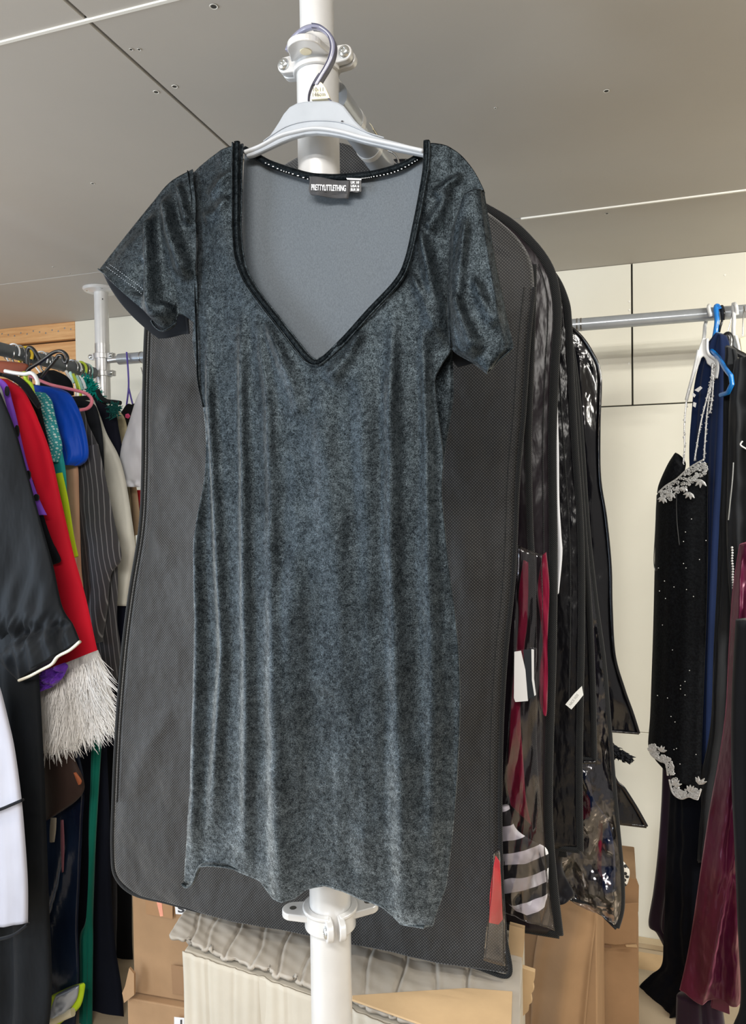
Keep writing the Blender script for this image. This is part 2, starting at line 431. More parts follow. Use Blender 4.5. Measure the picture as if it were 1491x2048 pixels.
# ================================================================== the setting
ZC = 2.4
YW = 2.76
ysa = float(onZ(175, 40, ZC)[1]); xsb = float(onZ(175, 40, ZC)[0]); ysc = float(onZ(1250, 410, ZC)[1])
XPE = float(onY(151, 700, YW)[0])      # where the wall boards stop on the left
mb = MB(); g = .0025
xs = [-3.6, xsb, xsb+2.44, 3.2]; ys = [-2.2, ysa, ysc, YW+.3]
for i in range(3):
    for j in range(3):
        if j == 2 and i == 0: mb.box(xs[0]+g, xs[2]-g, ys[2]+g, ys[3]-g, ZC, ZC+.012)
        elif j == 2 and i == 1: continue
        else: mb.box(xs[i]+g, xs[i+1]-g, ys[j]+g, ys[j+1]-g, ZC, ZC+.012)
ceiling = mb.build('ceiling', MAT['ceil'], None, False, .0015, 1, kind='structure')
b = MB().box(-3.6, 3.2, -2.2, YW+.3, ZC+.012, ZC+.03); b.build('ceiling_backing', MAT['gap'], ceiling, False)
# pale seam strips; the first paints light caught by the board edge
b = MB().box(-.25, 1.6, ysc-.004, ysc+.003, ZC-.004, ZC+.002); b.build('lit_edge_1', MAT['lip'], None, False, kind='structure')
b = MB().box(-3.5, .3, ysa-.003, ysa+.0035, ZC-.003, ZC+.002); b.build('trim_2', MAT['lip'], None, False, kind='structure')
# screw dimples
sm = MB(); sd = MB()
for px, py, r in [(427, 13, .007), (349, 173, .006), (312, 184, .006), (1212, 182, .006), (185, 367, .005), (107, 534, .005), (140, 547, .005), (1213, 427, .006), (1375, 395, .005), (262, 99, .0035), (278, 99, .0035), (990, 216, .003)]:
    c = onZ(px, py, ZC-.0006)
    sm.ring(c, (0, 0, 1), [(r, 0), (r*.95, -.0006), (r*.7, -.0002)], 20); sd.ring(c, (0, 0, 1), [(r*.72, -.0003), (0.0001, -.0003)], 16)
sm.build('screw_rim', MAT['lip'], ceiling); sd.build('screw_head', MAT['gap'], ceiling)
# back wall: boards with gaps
xv = float(onY(1263, 600, YW)[0]); zh = float(onY(1265, 811, YW)[2]); zh2 = float(onY(1285, 1465, YW)[2])
wb = MB(); gg = .003
wb.box(XPE, xv-2*.61-gg, YW, YW+.015, zh+gg, ZC-.001); wb.box(xv-2*.61+gg, xv-gg, YW, YW+.015, zh+gg, ZC-.001); wb.box(xv+gg, 3.2, YW, YW+.015, zh+gg, ZC-.001)
wb.box(XPE, 3.2, YW, YW+.015, zh2+.001, zh-gg*.5); wb.box(XPE, 3.2, YW, YW+.015, 0, zh2-.001)
wall = wb.build('wall_back', MAT['panel'], None, False, .001, 1, kind='structure')
MB().box(XPE+.002, 3.2, YW+.015, YW+.03, 0, ZC).build('wall_backing', MAT['gap'], wall, False)
sm = MB()
for px, py in [(1449, 550), (1258, 620), (1257, 727), (1258, 603)]:
    sm.ring(onY(px, py, YW-.0008), (0, 1, 0), [(.0035, 0), (.0033, -.0006), (.0001, -.0008)], 12)
sm.build('screw_head', MAT['lip'], wall)
# bare timber bay left of the boards
wl = MB()
MB().box(-3.6, XPE-.001, YW+.08, YW+.1, 0, ZC).build('wall_left_backing', MAT['gap'], wall, False)
zt = ZC
for z0, z1, y0 in [(zt-.075, zt, 0), (zt-.165, zt-.082, .02), (zt-.26, zt-.175, .035), (zt-.40, zt-.27, .02), (zt-.56, zt-.41, .02), (zt-.8, zt-.57, .02), (zt-1.2, zt-.81, .02), (0, zt-1.21, .02)]:
    wl.box(-3.6, XPE-.001, YW+y0, YW+y0+.04, z0, z1)
wall_l = wl.build('wall_left', MAT['pine'], None, False, .002, 1, kind='structure')
sm = MB()
for i in range(12):
    px = 4+i*12.5; py = 668-px*.09+(i*7 % 5)*1.6; sm.ring(onY(px, py, YW-.0008), (0, 1, 0), [(.004, 0), (.0001, -.0005)], 10)
sm.build('screw_head', MAT['zinc'], wall_l)
MB().box(-3.6, 3.2, -2.2, YW+.3, -.03, 0).build('floor', MAT['floor'], None, False, kind='structure')

# ================================================================== centre pole with clamps
d0 = ray(648, 1024); PX, PY = float(d0[0]*.937/(d0@fw)), float(d0[1]*.937/(d0@fw))
def zpole(py): 
    d = ray(648, py); return float(CAM[2]+d[2]*PY/d[1])
RL = .0262; RU = .0212
zt0 = zpole(128)
pole = thing('support_pole', 'white upright metal pole in the middle that holds the dress hanger clamp', 'pole', (PX, PY, 0))
MB().tube([(PX, PY, .002), (PX, PY, zt0-.012), (PX, PY, zt0-.004), (PX, PY, zt0)], [RL, RL, RL*.98, RL*.86], 48).build('lower_tube', MAT['powder'], pole)
MB().tube([(PX, PY, zt0-.03), (PX, PY, ZC-.012)], RU, 48).build('upper_tube', MAT['powder'], pole)
MB().ring((PX, PY, 0), (0, 0, 1), [(.0001, 0), (.06, 0), (.06, .006), (RL, .010)], 40).build('foot_plate', MAT['powder'], pole)
MB().ring((PX, PY, ZC), (0, 0, 1), [(.0001, 0), (.055, 0), (.055, -.006), (RU, -.012)], 40).build('top_plate', MAT['powder'], pole)
# upper clamp: two halves, ears with bolts, tab with a hole
zc0 = zt0-.002; ZH = .022
cl = MB()
def halfring(mb, cx, cy, ri, ro, z0, z1, a0, a1, n=28):
    vs = []
    for i in range(n+1):
        a = a0+(a1-a0)*i/n; c, s_ = math.cos(a), math.sin(a)
        vs += [(cx+ri*c, cy+ri*s_, z0), (cx+ro*c, cy+ro*s_, z0), (cx+ro*c, cy+ro*s_, z1), (cx+ri*c, cy+ri*s_, z1)]
    fs = [(4*i+k, 4*i+(k+1) % 4, 4*i+4+(k+1) % 4, 4*i+4+k) for i in range(n) for k in range(4)]+[(0, 3, 2, 1), (4*n, 4*n+1, 4*n+2, 4*n+3)]
    mb.add(vs, fs)
RO = .0290
def ear(mb, sx, y0, y1, zc, r=.0098, L=.0425):
    """flat rounded lug on the +-x side, thickness along y"""
    pts = [(PX+sx*.024, zc-ZH*.5), (PX+sx*.024, zc+ZH*.5)]
    for i in range(13):
        a = math.pi/2-math.pi*i/12; pts.append((PX+sx*(L-.003+r*math.cos(a)*1.0), zc+r*math.sin(a)))
    mb.prism([(x, y0, z) for x, z in pts], (0, y1-y0, 0))
zc = zc0+.004
front = MB(); halfring(front, PX, PY, RU, RO, zc-ZH/2, zc+ZH/2, math.pi+.08, 2*math.pi-.08)
ear(front, -1, PY-.012, PY-.002, zc); ear(front, 1, PY-.012, PY-.002, zc)
halfring(front, PX, PY, .0235, .0305, zc-ZH/2-.004, zc-ZH/2+.003, math.pi+.08, 2*math.pi-.08)
clamp = front.build('clamp', MAT['powder'], pole, True, .0016, 3)
back = MB(); halfring(back, PX, PY, RU, RO, zc-ZH/2, zc+ZH/2, .08, math.pi-.08)
ear(back, -1, PY+.002, PY+.012, zc); ear(back, 1, PY+.002, PY+.012, zc)
back.box(PX-.009, PX+.009, PY+.02, PY+.075, zc-.009, zc+.009)
back.build('clamp', MAT['powder'], pole, True, .0016, 3)
# the tab that carries the hanger
tb = []; TW = .0215; ty = PY-.043
zt_ = zc-.005
for i in range(17):
    a = math.pi+math.pi*i/16; tb.append((PX+TW*math.cos(a), ty+.004+TW*.95*math.sin(a), zt_-.0005))
tb += [(PX+.026, PY-.022, zt_-.0005), (PX-.026, PY-.022, zt_-.0005)]
tab = MB().prism(tb, (0, 0, .0085)).build('tab', MAT['powder'], pole, False, .0018, 3)
MB().ring((PX, ty+.006, zt_-.0012), (0, 0, 1), [(.0001, 0), (.0068, 0), (.0074, .0012)], 24).build('hole', MAT['cream'], tab)
for sx, rr in ((-1, .0072), (1, .0072)):
    c = (PX+sx*.040, PY-.012, zc)
    bo = MB().ring(c, (0, -1, 0), [(rr, -.001), (rr, .002), (rr*.8, .004), (rr*.45, .0048), (rr*.42, .003), (.0001, .003)], 28).build('bolt', MAT['zinc'], pole)
# lower clamp turned a quarter
zl = zpole(1826); lc = MB(); 
halfring(lc, PX, PY, RL, RL+.0065, zl-.014, zl+.012, -math.pi/2+.75, 1.5*math.pi-.0+.35, 44)
halfring(lc, PX, PY, RL, RL+.009, zl+.008, zl+.013, -math.pi/2+.75, 1.5*math.pi+.35, 44)
a0 = -math.pi/2+.55
for s_, in ((-1,), (1,)):
    ca, sa = math.cos(a0), math.sin(a0); ux = np.array([ca, sa, 0]); vx = np.array([-sa, ca, 0])
    pts = [np.array([PX, PY, zl])+ux*(RL-.001)+np.array([0, 0, z]) for z in (-.012, .012)]
    pts2 = []
    for i in range(13):
        a = math.pi/2-math.pi*i/12; pts2.append(np.array([PX, PY, zl-.001])+ux*(RL+.011+.0105*math.cos(a))+np.array([0, 0, .0125*math.sin(a)]))
    lc.prism([p+vx*(.0035 if s_ > 0 else -.0035-.0085) for p in pts+pts2], vx*.0085)
lcl = lc.build('clamp', MAT['powder'], pole, True, .0015, 3)
c = np.array([PX, PY, zl-.001])+ux*(RL+.011)-vx*.0122
MB().ring(c, -vx, [(.0075, -.001), (.0075, .001), (.006, .0025), (.003, .003), (.0028, .001), (.0001, .001)], 24).build('bolt', MAT['zinc'], pole)
def flat_tab(ang, L, nm='tab'):
    ux2 = np.array([math.cos(ang), math.sin(ang), 0]); vx2 = np.array([-ux2[1], ux2[0], 0]); o_ = np.array([PX, PY, zl-.002])
    p = [o_+ux2*(RL-.004)-vx2*.019, o_+ux2*(RL+.01)-vx2*.017]
    for i in range(13):
        a = -math.pi/2+math.pi*i/12; p.append(o_+ux2*(L+.014*math.cos(a))+vx2*.015*math.sin(a))
    p += [o_+ux2*(RL+.01)+vx2*.017, o_+ux2*(RL-.004)+vx2*.019]
    t_ = MB().prism(p, (0, 0, .009)).build(nm, MAT['powder'], pole, False, .0015, 3)
    MB().ring(o_+ux2*L+np.array([0, 0, .0091]), (0, 0, 1), [(.0045, 0), (.0001, .0002)], 20).build('hole', MAT['gap'], t_)
flat_tab(math.pi+.25, .048); flat_tab(.62, .05)

# ================================================================== centre rail (runs away from the camera)
ZR = 2.128
rail = thing('hanging_rail', 'grey rail running back from the middle pole and carrying the garment bags', 'rail', (PX, PY+.07, ZR-.02))
MB().tube([(PX, PY+.055, ZR), (PX, 2.39, ZR)], .0195, 32).build('tube', MAT['railgrey'], rail)
for y in (PY+.12, PY+.20, PY+.30): MB().tube([(PX, y, ZR), (PX, y+.012, ZR)], .0203, 32).build('collar', MAT['powder'], rail)
lab = MB()
lab.prism([(PX+.0205*math.cos(a), PY+.165, ZR+.0205*math.sin(a)) for a in np.linspace(.2, 1.1, 8)]+[(PX+.0198*math.cos(a), PY+.165, ZR+.0198*math.sin(a)) for a in np.linspace(1.1, .2, 8)], (0, .07, 0))
lb = lab.build('sticker', MAT['cream'], rail, False)
st = MB()
for a in (.42, .58, .74, .9): st.prism([(PX+.0208*math.cos(a+d), PY+.172, ZR+.0208*math.sin(a+d)) for d in (0, .05)]+[(PX+.0204*math.cos(a+d), PY+.172, ZR+.0204*math.sin(a+d)) for d in (.05, 0)], (0, .055, 0))
st.build('print', MAT['ink'], lb, False)

# wire / plastic hooks over the rail: each belongs to the hanger in a bag
def hook(mat, Y, r, parent, z=ZR, drop=.07, X=PX, R=.026, axis='y', tip=.5, name='hook'):
    pts = []
    for i in range(15):
        a = -tip+(math.pi+tip)*i/14
        pts.append((math.cos(a)*R, math.sin(a)*R))
    pts += [(-R*.8, -R*.9), (-R*.2, -R*1.6), (0, -R*1.9-drop*.3), (0, -R*1.9-drop)]
    P = [(X+p, Y, z+q) for p, q in pts] if axis == 'y' else [(X, Y-p, z+q) for p, q in pts]
    return MB().tube(smoothpath(P, 40), r, 10).build(name, mat, parent)

# ================================================================== the hanger with the velvet dress
YD = PY-.060
hg = thing('clothes_hanger', 'pale grey plastic hanger hooked on the middle pole clamp above the velvet dress', 'hanger', onY(660, 312, YD))
outline = [(491, 301), (511, 292), (524, 284), (537, 272), (547, 258), (556, 244), (566, 227), (578, 213), (593, 205), (607, 202), (619, 201), (662, 200), (676, 204), (687, 211), (697, 224), (709, 240), (722, 253), (735, 263), (749, 270), (770, 277), (794, 283), (820, 290), (839, 296), (850, 301),
           (850, 312), (820, 306), (794, 301), (762, 293), (730, 286), (705, 279), (681, 273), (657, 269), (633, 267), (608, 269), (585, 275), (562, 284), (543, 293), (522, 303), (504, 311), (491, 314)]
sheet('body', outline, YD-.004, .008, MAT['hangerwhite'], hg, bevel=.0022)
band('rim', [(493, 308), (522, 297), (560, 277), (590, 268), (633, 261), (681, 267), (730, 280), (794, 294), (848, 306)], 9, YD, plain('pale_plastic_rim', (.45, .47, .50), .35), hg, .006, shift=.002)
band('rib', [(530, 286), (545, 275), (575, 257), (610, 247), (650, 245), (690, 250), (735, 268), (770, 279)], 2.0, YD, MAT['hangerwhite'], hg, .0008, shift=.0045)
MB().ring(onY(684, 244, YD-.0045), (0, 1, 0), [(.0016, -.0006), (.0001, -.0006)], 12).build('hole', MAT['ink'], hg)
hk = [(633, 172, YD), (643, 155, YD), (654, 137, YD), (663, 118, YD), (667, 98, YD), (664, 81, YD), (655, 67, YD+.003), (641, 57, YD+.010), (625, 54, YD+.020), (607, 60, YD+.030), (590, 74, YD+.036), (581, 88, YD+.036), (575, 102, YD+.034)]
hook_o = band('hook', hk, 11, YD, MAT['hookdark'], hg, .004, 70)
band('hook_rim', [(x+(4.6 if i < 6 else 0)*1., y-(0 if i < 6 else 4.2), Y_) for i, (x, y, Y_) in enumerate(hk[:9])], 1.8, YD, MAT['hookedge'], hook_o, .0046, 60)
band('hook_rim', [(x-(4.6 if i < 6 else 0)*1., y+(0 if i < 6 else 4.2), Y_) for i, (x, y, Y_) in enumerate(hk[:9])], 1.8, YD, MAT['hookedge'], hook_o, .0046, 60)
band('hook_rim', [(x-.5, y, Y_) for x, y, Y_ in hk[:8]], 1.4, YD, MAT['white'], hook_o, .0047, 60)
band('stem', [(617, 203), (618, 190), (623, 175), (631, 160), (639, 148)], 2.4, YD, MAT['hookedge'], hg, .003, 30)
band('stem', [(663, 203), (657, 198), (655, 194)], 2.4, YD, MAT['hookedge'], hg, .003, 10)
mk = sheet('size_marker', [(621, 199), (623, 184), (629, 170), (635, 161), (643, 165), (650, 175), (656, 188), (659, 196)], YD-.003, .006, MAT['cream'], hg, bevel=.0008)
text('print', '10-11', 627, 184, 20, YD-.0032, MAT['ink'], mk, ang=.03, hpx=8)
text('print', '146cm', 626, 194.5, 25, YD-.0032, MAT['ink'], mk, ang=.05, hpx=8.5)

# ---- dress
YF = YD-.004
dress = thing('velvet_dress', 'black crushed velvet short dress with deep V neck hanging on the pale grey hanger', 'dress', onY(640, 1800, YF))
hemp = np.array([(360, 1758), (372, 1763), (381, 1769), (391, 1764), (398, 1750), (406, 1730), (420, 1726), (444, 1727), (470, 1731), (500, 1740), (528, 1752), (540, 1768), (555, 1785), (575, 1791), (598, 1786), (622, 1769), (655, 1763), (691, 1772), (720, 1785), (745, 1795), (770, 1806), (790, 1822), (806, 1838), (825, 1843), (853, 1848), (880, 1850)], float)
def hemwarp(x, y):
    hy = np.interp(x, hemp[:, 0], hemp[:, 1]); t = np.clip((y-1500)/260.0, 0, None)
    base = 1500+260.0*t
    return x, np.where(y > 1500, 1500+(hy-1500)*t, y)
DR = [([(418, 640), (421, 700), (432, 900), (444, 1100), (452, 1300), (440, 1500), (425, 1700)], 9, .0085),
      ([(398, 760), (407, 900), (399, 1070), (400, 1300), (392, 1600), (384, 1790)], 10, .010),
      ([(487, 590), (490, 720), (494, 900), (500, 1150), (505, 1450), (500, 1800)], 10, .0080),
      ([(505, 590), (527, 680), (545, 800), (552, 1000), (556, 1300), (572, 1860)], 13, .0075),
      ([(540, 640), (566, 705), (592, 760), (610, 850)], 12, .0080),
      ([(652, 745), (662, 900), (680, 1100), (700, 1400), (720, 1700)], 26, .0060),
      ([(600, 1050), (590, 1300), (580, 1550), (585, 1870)], 26, .0075),
      ([(803, 560), (792, 680), (788, 850), (790, 1100), (802, 1400), (815, 1900)], 15, .0095),
      ([(735, 660), (700, 725), (660, 770)], 12, .006),
      ([(855, 560), (850, 700), (858, 900), (862, 1150), (872, 1400), (862, 1900)], 13, .0075),
      ([(742, 700), (735, 900), (745, 1150), (755, 1500), (750, 1850)], 22, .0050),
      ([(840, 450), (860, 540), (880, 640), (893, 700)], 12, .0075),
      ([(820, 540), (850, 600), (878, 680)], 9, .005),
      ([(470, 400), (440, 430), (410, 445)], 10, .005), ([(480, 345), (445, 372), (420, 400)], 8, .0045),
      ([(900, 380), (880, 430), (855, 470)], 10, .005), ([(925, 350), (890, 380), (868, 400)], 8, .005),
      ([(825, 1450), (830, 1640), (835, 1880)], 26, .007)]
def dress_detail(x, y, u, v):
    return .0026*pn(x/44., y/95., 3, 4)+.0010*pn(x/15., y/26., 9, 3)+.0030*pn(x/20., y/120., 13, 2)*np.clip((1250-y)/600., 0, 1)
def prof_in(a, b_):
    """body roundness so that the centre seam meets"""
    return lambda x, y, u, v: .012*np.cos(np.clip((x-645)/(260.), -1, 1)*math.pi/2)**.7+dress_detail(x, y, u, v)
PF = prof_in(0, 0)
left_rows = [((381, 346), (434, 312), (491, 292)), ((387, 392), (490, 345)), ((391, 440), (490, 410)), ((395, 484), (490, 470)), ((394, 540), (497, 524)), ((394, 595), (514, 566)), ((388, 645), (548, 614)),
             ((384, 680), (590, 666)), ((388, 705), (625, 711)), ((392, 724), (641, 726)), ((402, 765), (643, 768)), ((411, 815), (644, 820)), ((417, 884), (645, 884)), ((413, 966), (645, 966)), ((399, 1068), (645, 1068)),
             ((393, 1150), (645, 1150)), ((391, 1297), (645, 1297)), ((386, 1450), (645, 1450)), ((381, 1600), (645, 1600)), ((374, 1700), (645, 1700)), ((370, 1760), (645, 1760))]
right_rows = [((850, 296), (918, 308), (969, 385)), ((849, 345), (900, 374), (946, 403)), ((842, 385), (888, 408), (930, 432)), ((830, 453), (870, 478), (909, 505)), ((814, 521), (902, 580)), ((794, 562), (901, 640)), ((742, 622), (902, 695)),
              ((690, 681), (884, 728)), ((658, 713), (873, 752)), ((641, 726), (871, 768)), ((643, 768), (873, 800)), ((644, 820), (879, 850)), ((645, 884), (886, 915)), ((645, 966), (884, 986)), ((645, 1068), (893, 1089)),
              ((645, 1150), (900, 1150)), ((645, 1297), (917, 1297)), ((645, 1450), (919, 1450)), ((645, 1600), (908, 1600)), ((645, 1700), (893, 1700)), ((645, 1760), (868, 1760))]
def merge_cloth(name, rowsets, mat, parent, nu, nv, sh=0.0):
    vs = []; fs = []
    for rows in rowsets:
        Rw = []
        for r in rows:
            L = np.array(r[0], float); R_ = np.array(r[-1], float); Mm = np.array(r[1], float) if len(r) == 3 else (L+R_)/2
            Rw.append((L, Mm, R_))
        # parameter by y so that rows stay even
        Rw = np.array(Rw); m = len(Rw)
        ic = 2 if rows is rowsets[0] else 0; ys_ = Rw[:, ic, 1].copy(); ys_[0] = 294; L_ = (ys_-ys_[0])/(ys_[-1]-ys_[0]); ts = np.interp(np.linspace(0, 1, nv), L_, np.arange(m))
        C = catmull(Rw, ts); u = np.linspace(0, 1, nu)[None, :, None]
        Pp = C[:, 0][:, None]*(2*(u-.5)*(u-1))+C[:, 1][:, None]*(4*u*(1-u))+C[:, 2][:, None]*(2*u*(u-.5))
        x, y = Pp[..., 0], Pp[..., 1]
        cen = -1 if rows is rowsets[0] else 0; lin = np.linspace(294, 1760, nv); tt = np.clip((lin-735)/40, 0, 1)
        y = y+((lin-y[:, cen])*tt)[:, None]; x = x.copy(); x[:, cen] += (np.interp(lin, [726, 768, 820, 884, 1760], [641, 643, 644, 645, 645])-x[:, cen])*tt
        x, y = hemwarp(x, y)
        h = ridge_h(x, y, DR)+PF(x, y, 0, 0)
        # hem and the outer edges roll back
        hy = np.interp(x, hemp[:, 0], hemp[:, 1])
        P = onY(x, y, YF); P[..., 1] -= h+sh
        b0 = len(vs); vs += P.reshape(-1, 3).tolist()
        fs += [(b0+i*nu+j, b0+(i+1)*nu+j, b0+(i+1)*nu+j+1, b0+i*nu+j+1) for i in range(nv-1) for j in range(nu-1)]
    o = link(name, vs, fs, mat, parent, True)
    bm = bmesh.new(); bm.from_mesh(o.data); bmesh.ops.remove_doubles(bm, verts=bm.verts, dist=.0004); bmesh.ops.recalc_face_normals(bm, faces=bm.faces); bm.to_mesh(o.data); bm.free()
    s = o.modifiers.new('thickness', 'SOLIDIFY'); s.thickness = .0018; s.offset = -1
    return o
merge_cloth('bodice_and_skirt', [left_rows, right_rows], MAT['velvet'], dress, 110, 420)
# back of the dress: velvet outside, grey inside of the neckline
cloth('back_panel', [((392, 690), (904, 700)), ((396, 740), (907, 782)), ((406, 815), (903, 823)), ((412, 900), (890, 900)), ((410, 966), (882, 966)), ((398, 1070), (886, 1070)), ((393, 1297), (908, 1297)), ((388, 1450), (912, 1450)), ((384, 1600), (903, 1600)), ((378, 1690), (885, 1700)), ((375, 1722), (868, 1790))],
      MAT['velvet'], dress, .0, 60, 90, Y=YD+.018, single=True, ridges=[([(898, 700), (897, 800), (888, 920)], 7, .010), ([(380, 1400), (384, 1720)], 9, .01)], hfun=lambda x, y, u, v: .001*pn(x/30., y/50., 4))
cloth('neck_lining', [((489, 300), (650, 358), (852, 302)), ((485, 400), (855, 400)), ((488, 560), (850, 560)), ((500, 700), (840, 700)), ((500, 790), (840, 790))], MAT['lining'], dress, .0, 40, 40, Y=YD+.012, single=True,
      hfun=lambda x, y, u, v: .0015*pn(x/70., y/90., 5)-.004*np.clip(1-v*3, 0, 1))
bb = band('back_neck_binding', [(488, 299), (514, 314), (540, 328), (581, 342), (617, 352), (650, 355), (681, 355), (742, 349), (790, 337), (820, 324), (850, 305)], 16, YD+.008, MAT['velvet_trim'], dress, .003, 80)
st = MB(); sp = smoothpath([(530, 324), (560, 338), (581, 345), (617, 357)], 24)
sp2 = smoothpath([(722, 355), (742, 352), (790, 341), (835, 317)], 44)
for q in (sp, sp2):
    st = MB()
    for i in range(0, len(q)-1, 2):
        st.tube([onY(q[i][0], q[i][1]+2, YD+.0045), onY(q[i][0]*.35+q[i+1][0]*.65, q[i][1]+2, YD+.0045)], .0005, 6)
    st.build('stitching', MAT['whiteink'], bb)

band('neck_binding', [(484, 293), (483, 345), (483, 410), (483, 470), (489, 526), (506, 568), (534, 608), (575, 660), (612, 708), (630, 726), (640, 729), (652, 724), (690, 689), (742, 631), (798, 571), (820, 528), (837, 455), (850, 387), (857, 340), (858, 292)], 14, YF, MAT['velvet_trim'], dress, .0028, 200, shift=.0125)
band('neck_seam', [(478, 297), (477, 345), (477, 410), (477, 470), (483, 528), (500, 571), (528, 612), (568, 664), (606, 713), (626, 731), (640, 735), (656, 730), (696, 695), (748, 637), (804, 576), (826, 532), (843, 458), (856, 388), (864, 340), (865, 296)], 3.4, YF, MAT['velvet'], dress, .0022, 200, shift=.0155)
band('side_seam', [(381, 346), (388, 392), (392, 440), (396, 484), (395, 540), (396, 611), (399, 698), (401, 760), (412, 815)], 2.6, YF, MAT['velvet_trim'], dress, .002, 100, shift=.006)
band('side_seam', [(969, 385), (945, 404), (929, 432), (915, 468), (908, 521), (902, 602), (903, 698)], 2.6, YF, MAT['velvet_trim'], dress, .002, 100, shift=.006)
# sleeves
sl = cloth('sleeve', [((388, 341), (400, 470), (398, 652)), ((343, 367), (364, 630)), ((303, 414), (338, 560), (352, 655)), ((252, 477), (328, 662)), ((203, 540), (262, 592), (311, 636))], MAT['velvet'], dress, 0, 70, 80, Y=YF, single=True, shift=-.004,
           ridges=[([(312, 420), (316, 500), (318, 580), (322, 655)], 10, .018), ([(338, 390), (360, 480), (388, 570)], 11, .016), ([(362, 366), (378, 420), (390, 460)], 6, .010), ([(350, 610), (335, 640), (328, 665)], 14, .010), ([(300, 520), (290, 600)], 14, -.005)],
           hfun=lambda x, y, u, v: .012*np.sin(math.pi*u)**.6*(.4+.6*v)+.0012*pn(x/25., y/30., 8))
cloth('sleeve_underside', [((385, 350), (378, 668)), ((343, 370), (366, 668)), ((303, 420), (350, 672)), ((252, 482), (333, 676)), ((203, 541), (250, 614), (316, 677))], MAT['velvet_in'], dress, 0, 40, 50, Y=YD+.022, single=True,
      hfun=lambda x, y, u, v: .004*np.sin(math.pi*u)-.006*(1-v))
band('cuff_hem', [(203, 541), (230, 562), (265, 592), (311, 634), (309, 645), (318, 658), (330, 664), (344, 658), (358, 648)], 3.5, YF, MAT['velvet'], dress, .002, 60, shift=.006)
for off in (9, 15):
    stp = smoothpath([(203+off*1.1, 541-off*.8), (240+off, 570-off), (275+off, 598-off), (314+off*.2, 628-off*.3)], 60); mbs = MB()
    for i in range(0, 59, 2): mbs.tube([onY(stp[i][0], stp[i][1], YF-.014), onY(stp[i][0]*.4+stp[i+1][0]*.6, stp[i][1]*.4+stp[i+1][1]*.6, YF-.014)], .0004, 5)
    mbs.build('cuff_stitching', MAT['railgrey'], dress)
cloth('sleeve', [((925, 400), (969, 384)), ((903, 470), (981, 458)), ((897, 540), (994, 535)), ((895, 610), (1008, 600)), ((897, 670), (1020, 660)), ((907, 703), (1027, 697)), ((945, 727), (1010, 712)), ((975, 750), (985, 740))], MAT['velvet'], dress, 0, 60, 80, Y=YF, single=True, shift=-.004,
      ridges=[([(912, 590), (930, 650), (960, 720)], 12, .010), ([(985, 470), (1000, 580), (1015, 680)], 12, .006), ([(940, 440), (925, 540), (918, 620)], 10, .007), ([(950, 560), (975, 620), (1000, 660)], 10, .005)],
      hfun=lambda x, y, u, v: .012*np.sin(math.pi*np.clip(u*.9+.08, 0, 1))**.6+.0012*pn(x/25., y/30., 18))
cloth('sleeve_underside', [((930, 400), (968, 386)), ((910, 470), (980, 460)), ((900, 600), (1005, 600)), ((898, 700), (1024, 694)), ((915, 735), (1000, 712))], MAT['velvet_in'], dress, 0, 20, 30, Y=YD+.02, single=True)
band('cuff_hem', [(1027, 698), (1012, 712), (995, 727), (976, 748)], 3.2, YF, MAT['velvet'], dress, .002, 40, shift=.006)
band('cuff_hem', [(1020, 686), (1006, 699), (988, 714), (969, 733)], 1.5, YF, MAT['velvet'], dress, .0012, 40, shift=.011)
band('skirt_hem', [(p[0], p[1]-3) for p in hemp[1:-1]], 6, YF, MAT['velvet'], dress, .004, 160, sm=True, shift=.008)
# labels at the back neck
bl = cloth('brand_label', [((618, 353), (700, 362)), ((619, 362), (700, 368)), ((617, 378), (699, 381)), ((620, 388), (697, 392)), ((627, 392), (696, 397))], fabric('dark_woven_label', (.045, .045, .048), .45, .3, .4, .004, 40), dress, 0, 16, 12, Y=YD+.001, single=True, hfun=lambda x, y, u, v: .0025*np.sin(u*7)+.002*v)
text('lettering', 'PRETTYLITTLETHING', 623, 381, 69, YD-.003, MAT['whiteink'], bl, ang=-.03, hpx=12, bold=.012)
s2 = sheet('size_label', [(698, 358), (722, 359), (722, 383), (714, 385), (699, 383)], YD+.001, .0008, plain('black_satin_label', (.012, .012, .014), .4), dress)
for i, s_ in enumerate(('UK 10', 'USA 6', 'EUR 38')): text('lettering', s_, 702, 368+i*7.2, 16.5, YD+.0008, MAT['whiteink'], s2, ang=-.02, hpx=5, bold=.02)
sheet('label_fold', [(692, 356), (722, 357), (722, 360), (694, 359)], YD-.0005, .0008, MAT['whiteink'], dress)
# ================================================================== garment bags on the centre rail
def xl(X, Y, py):
    """pixel x on plane Y at world X, same height as pixel row py"""
    lo, hi = -4000.0, 4000.0
    p = onY(745.0, py, Y); q = proj(np.array([X, Y, p[2]])); return float(q[0]), float(q[1])
def rows_from_edge(edge, X, Y):
    out = []
    for px, py in edge:
        r = onY(px, py, Y); out.append((np.array([X, Y, r[2]]), r))
    return out
GB = 'garment bags hanging in a row on the centre rail'
def edge_path(left, right): return left+right[::-1]
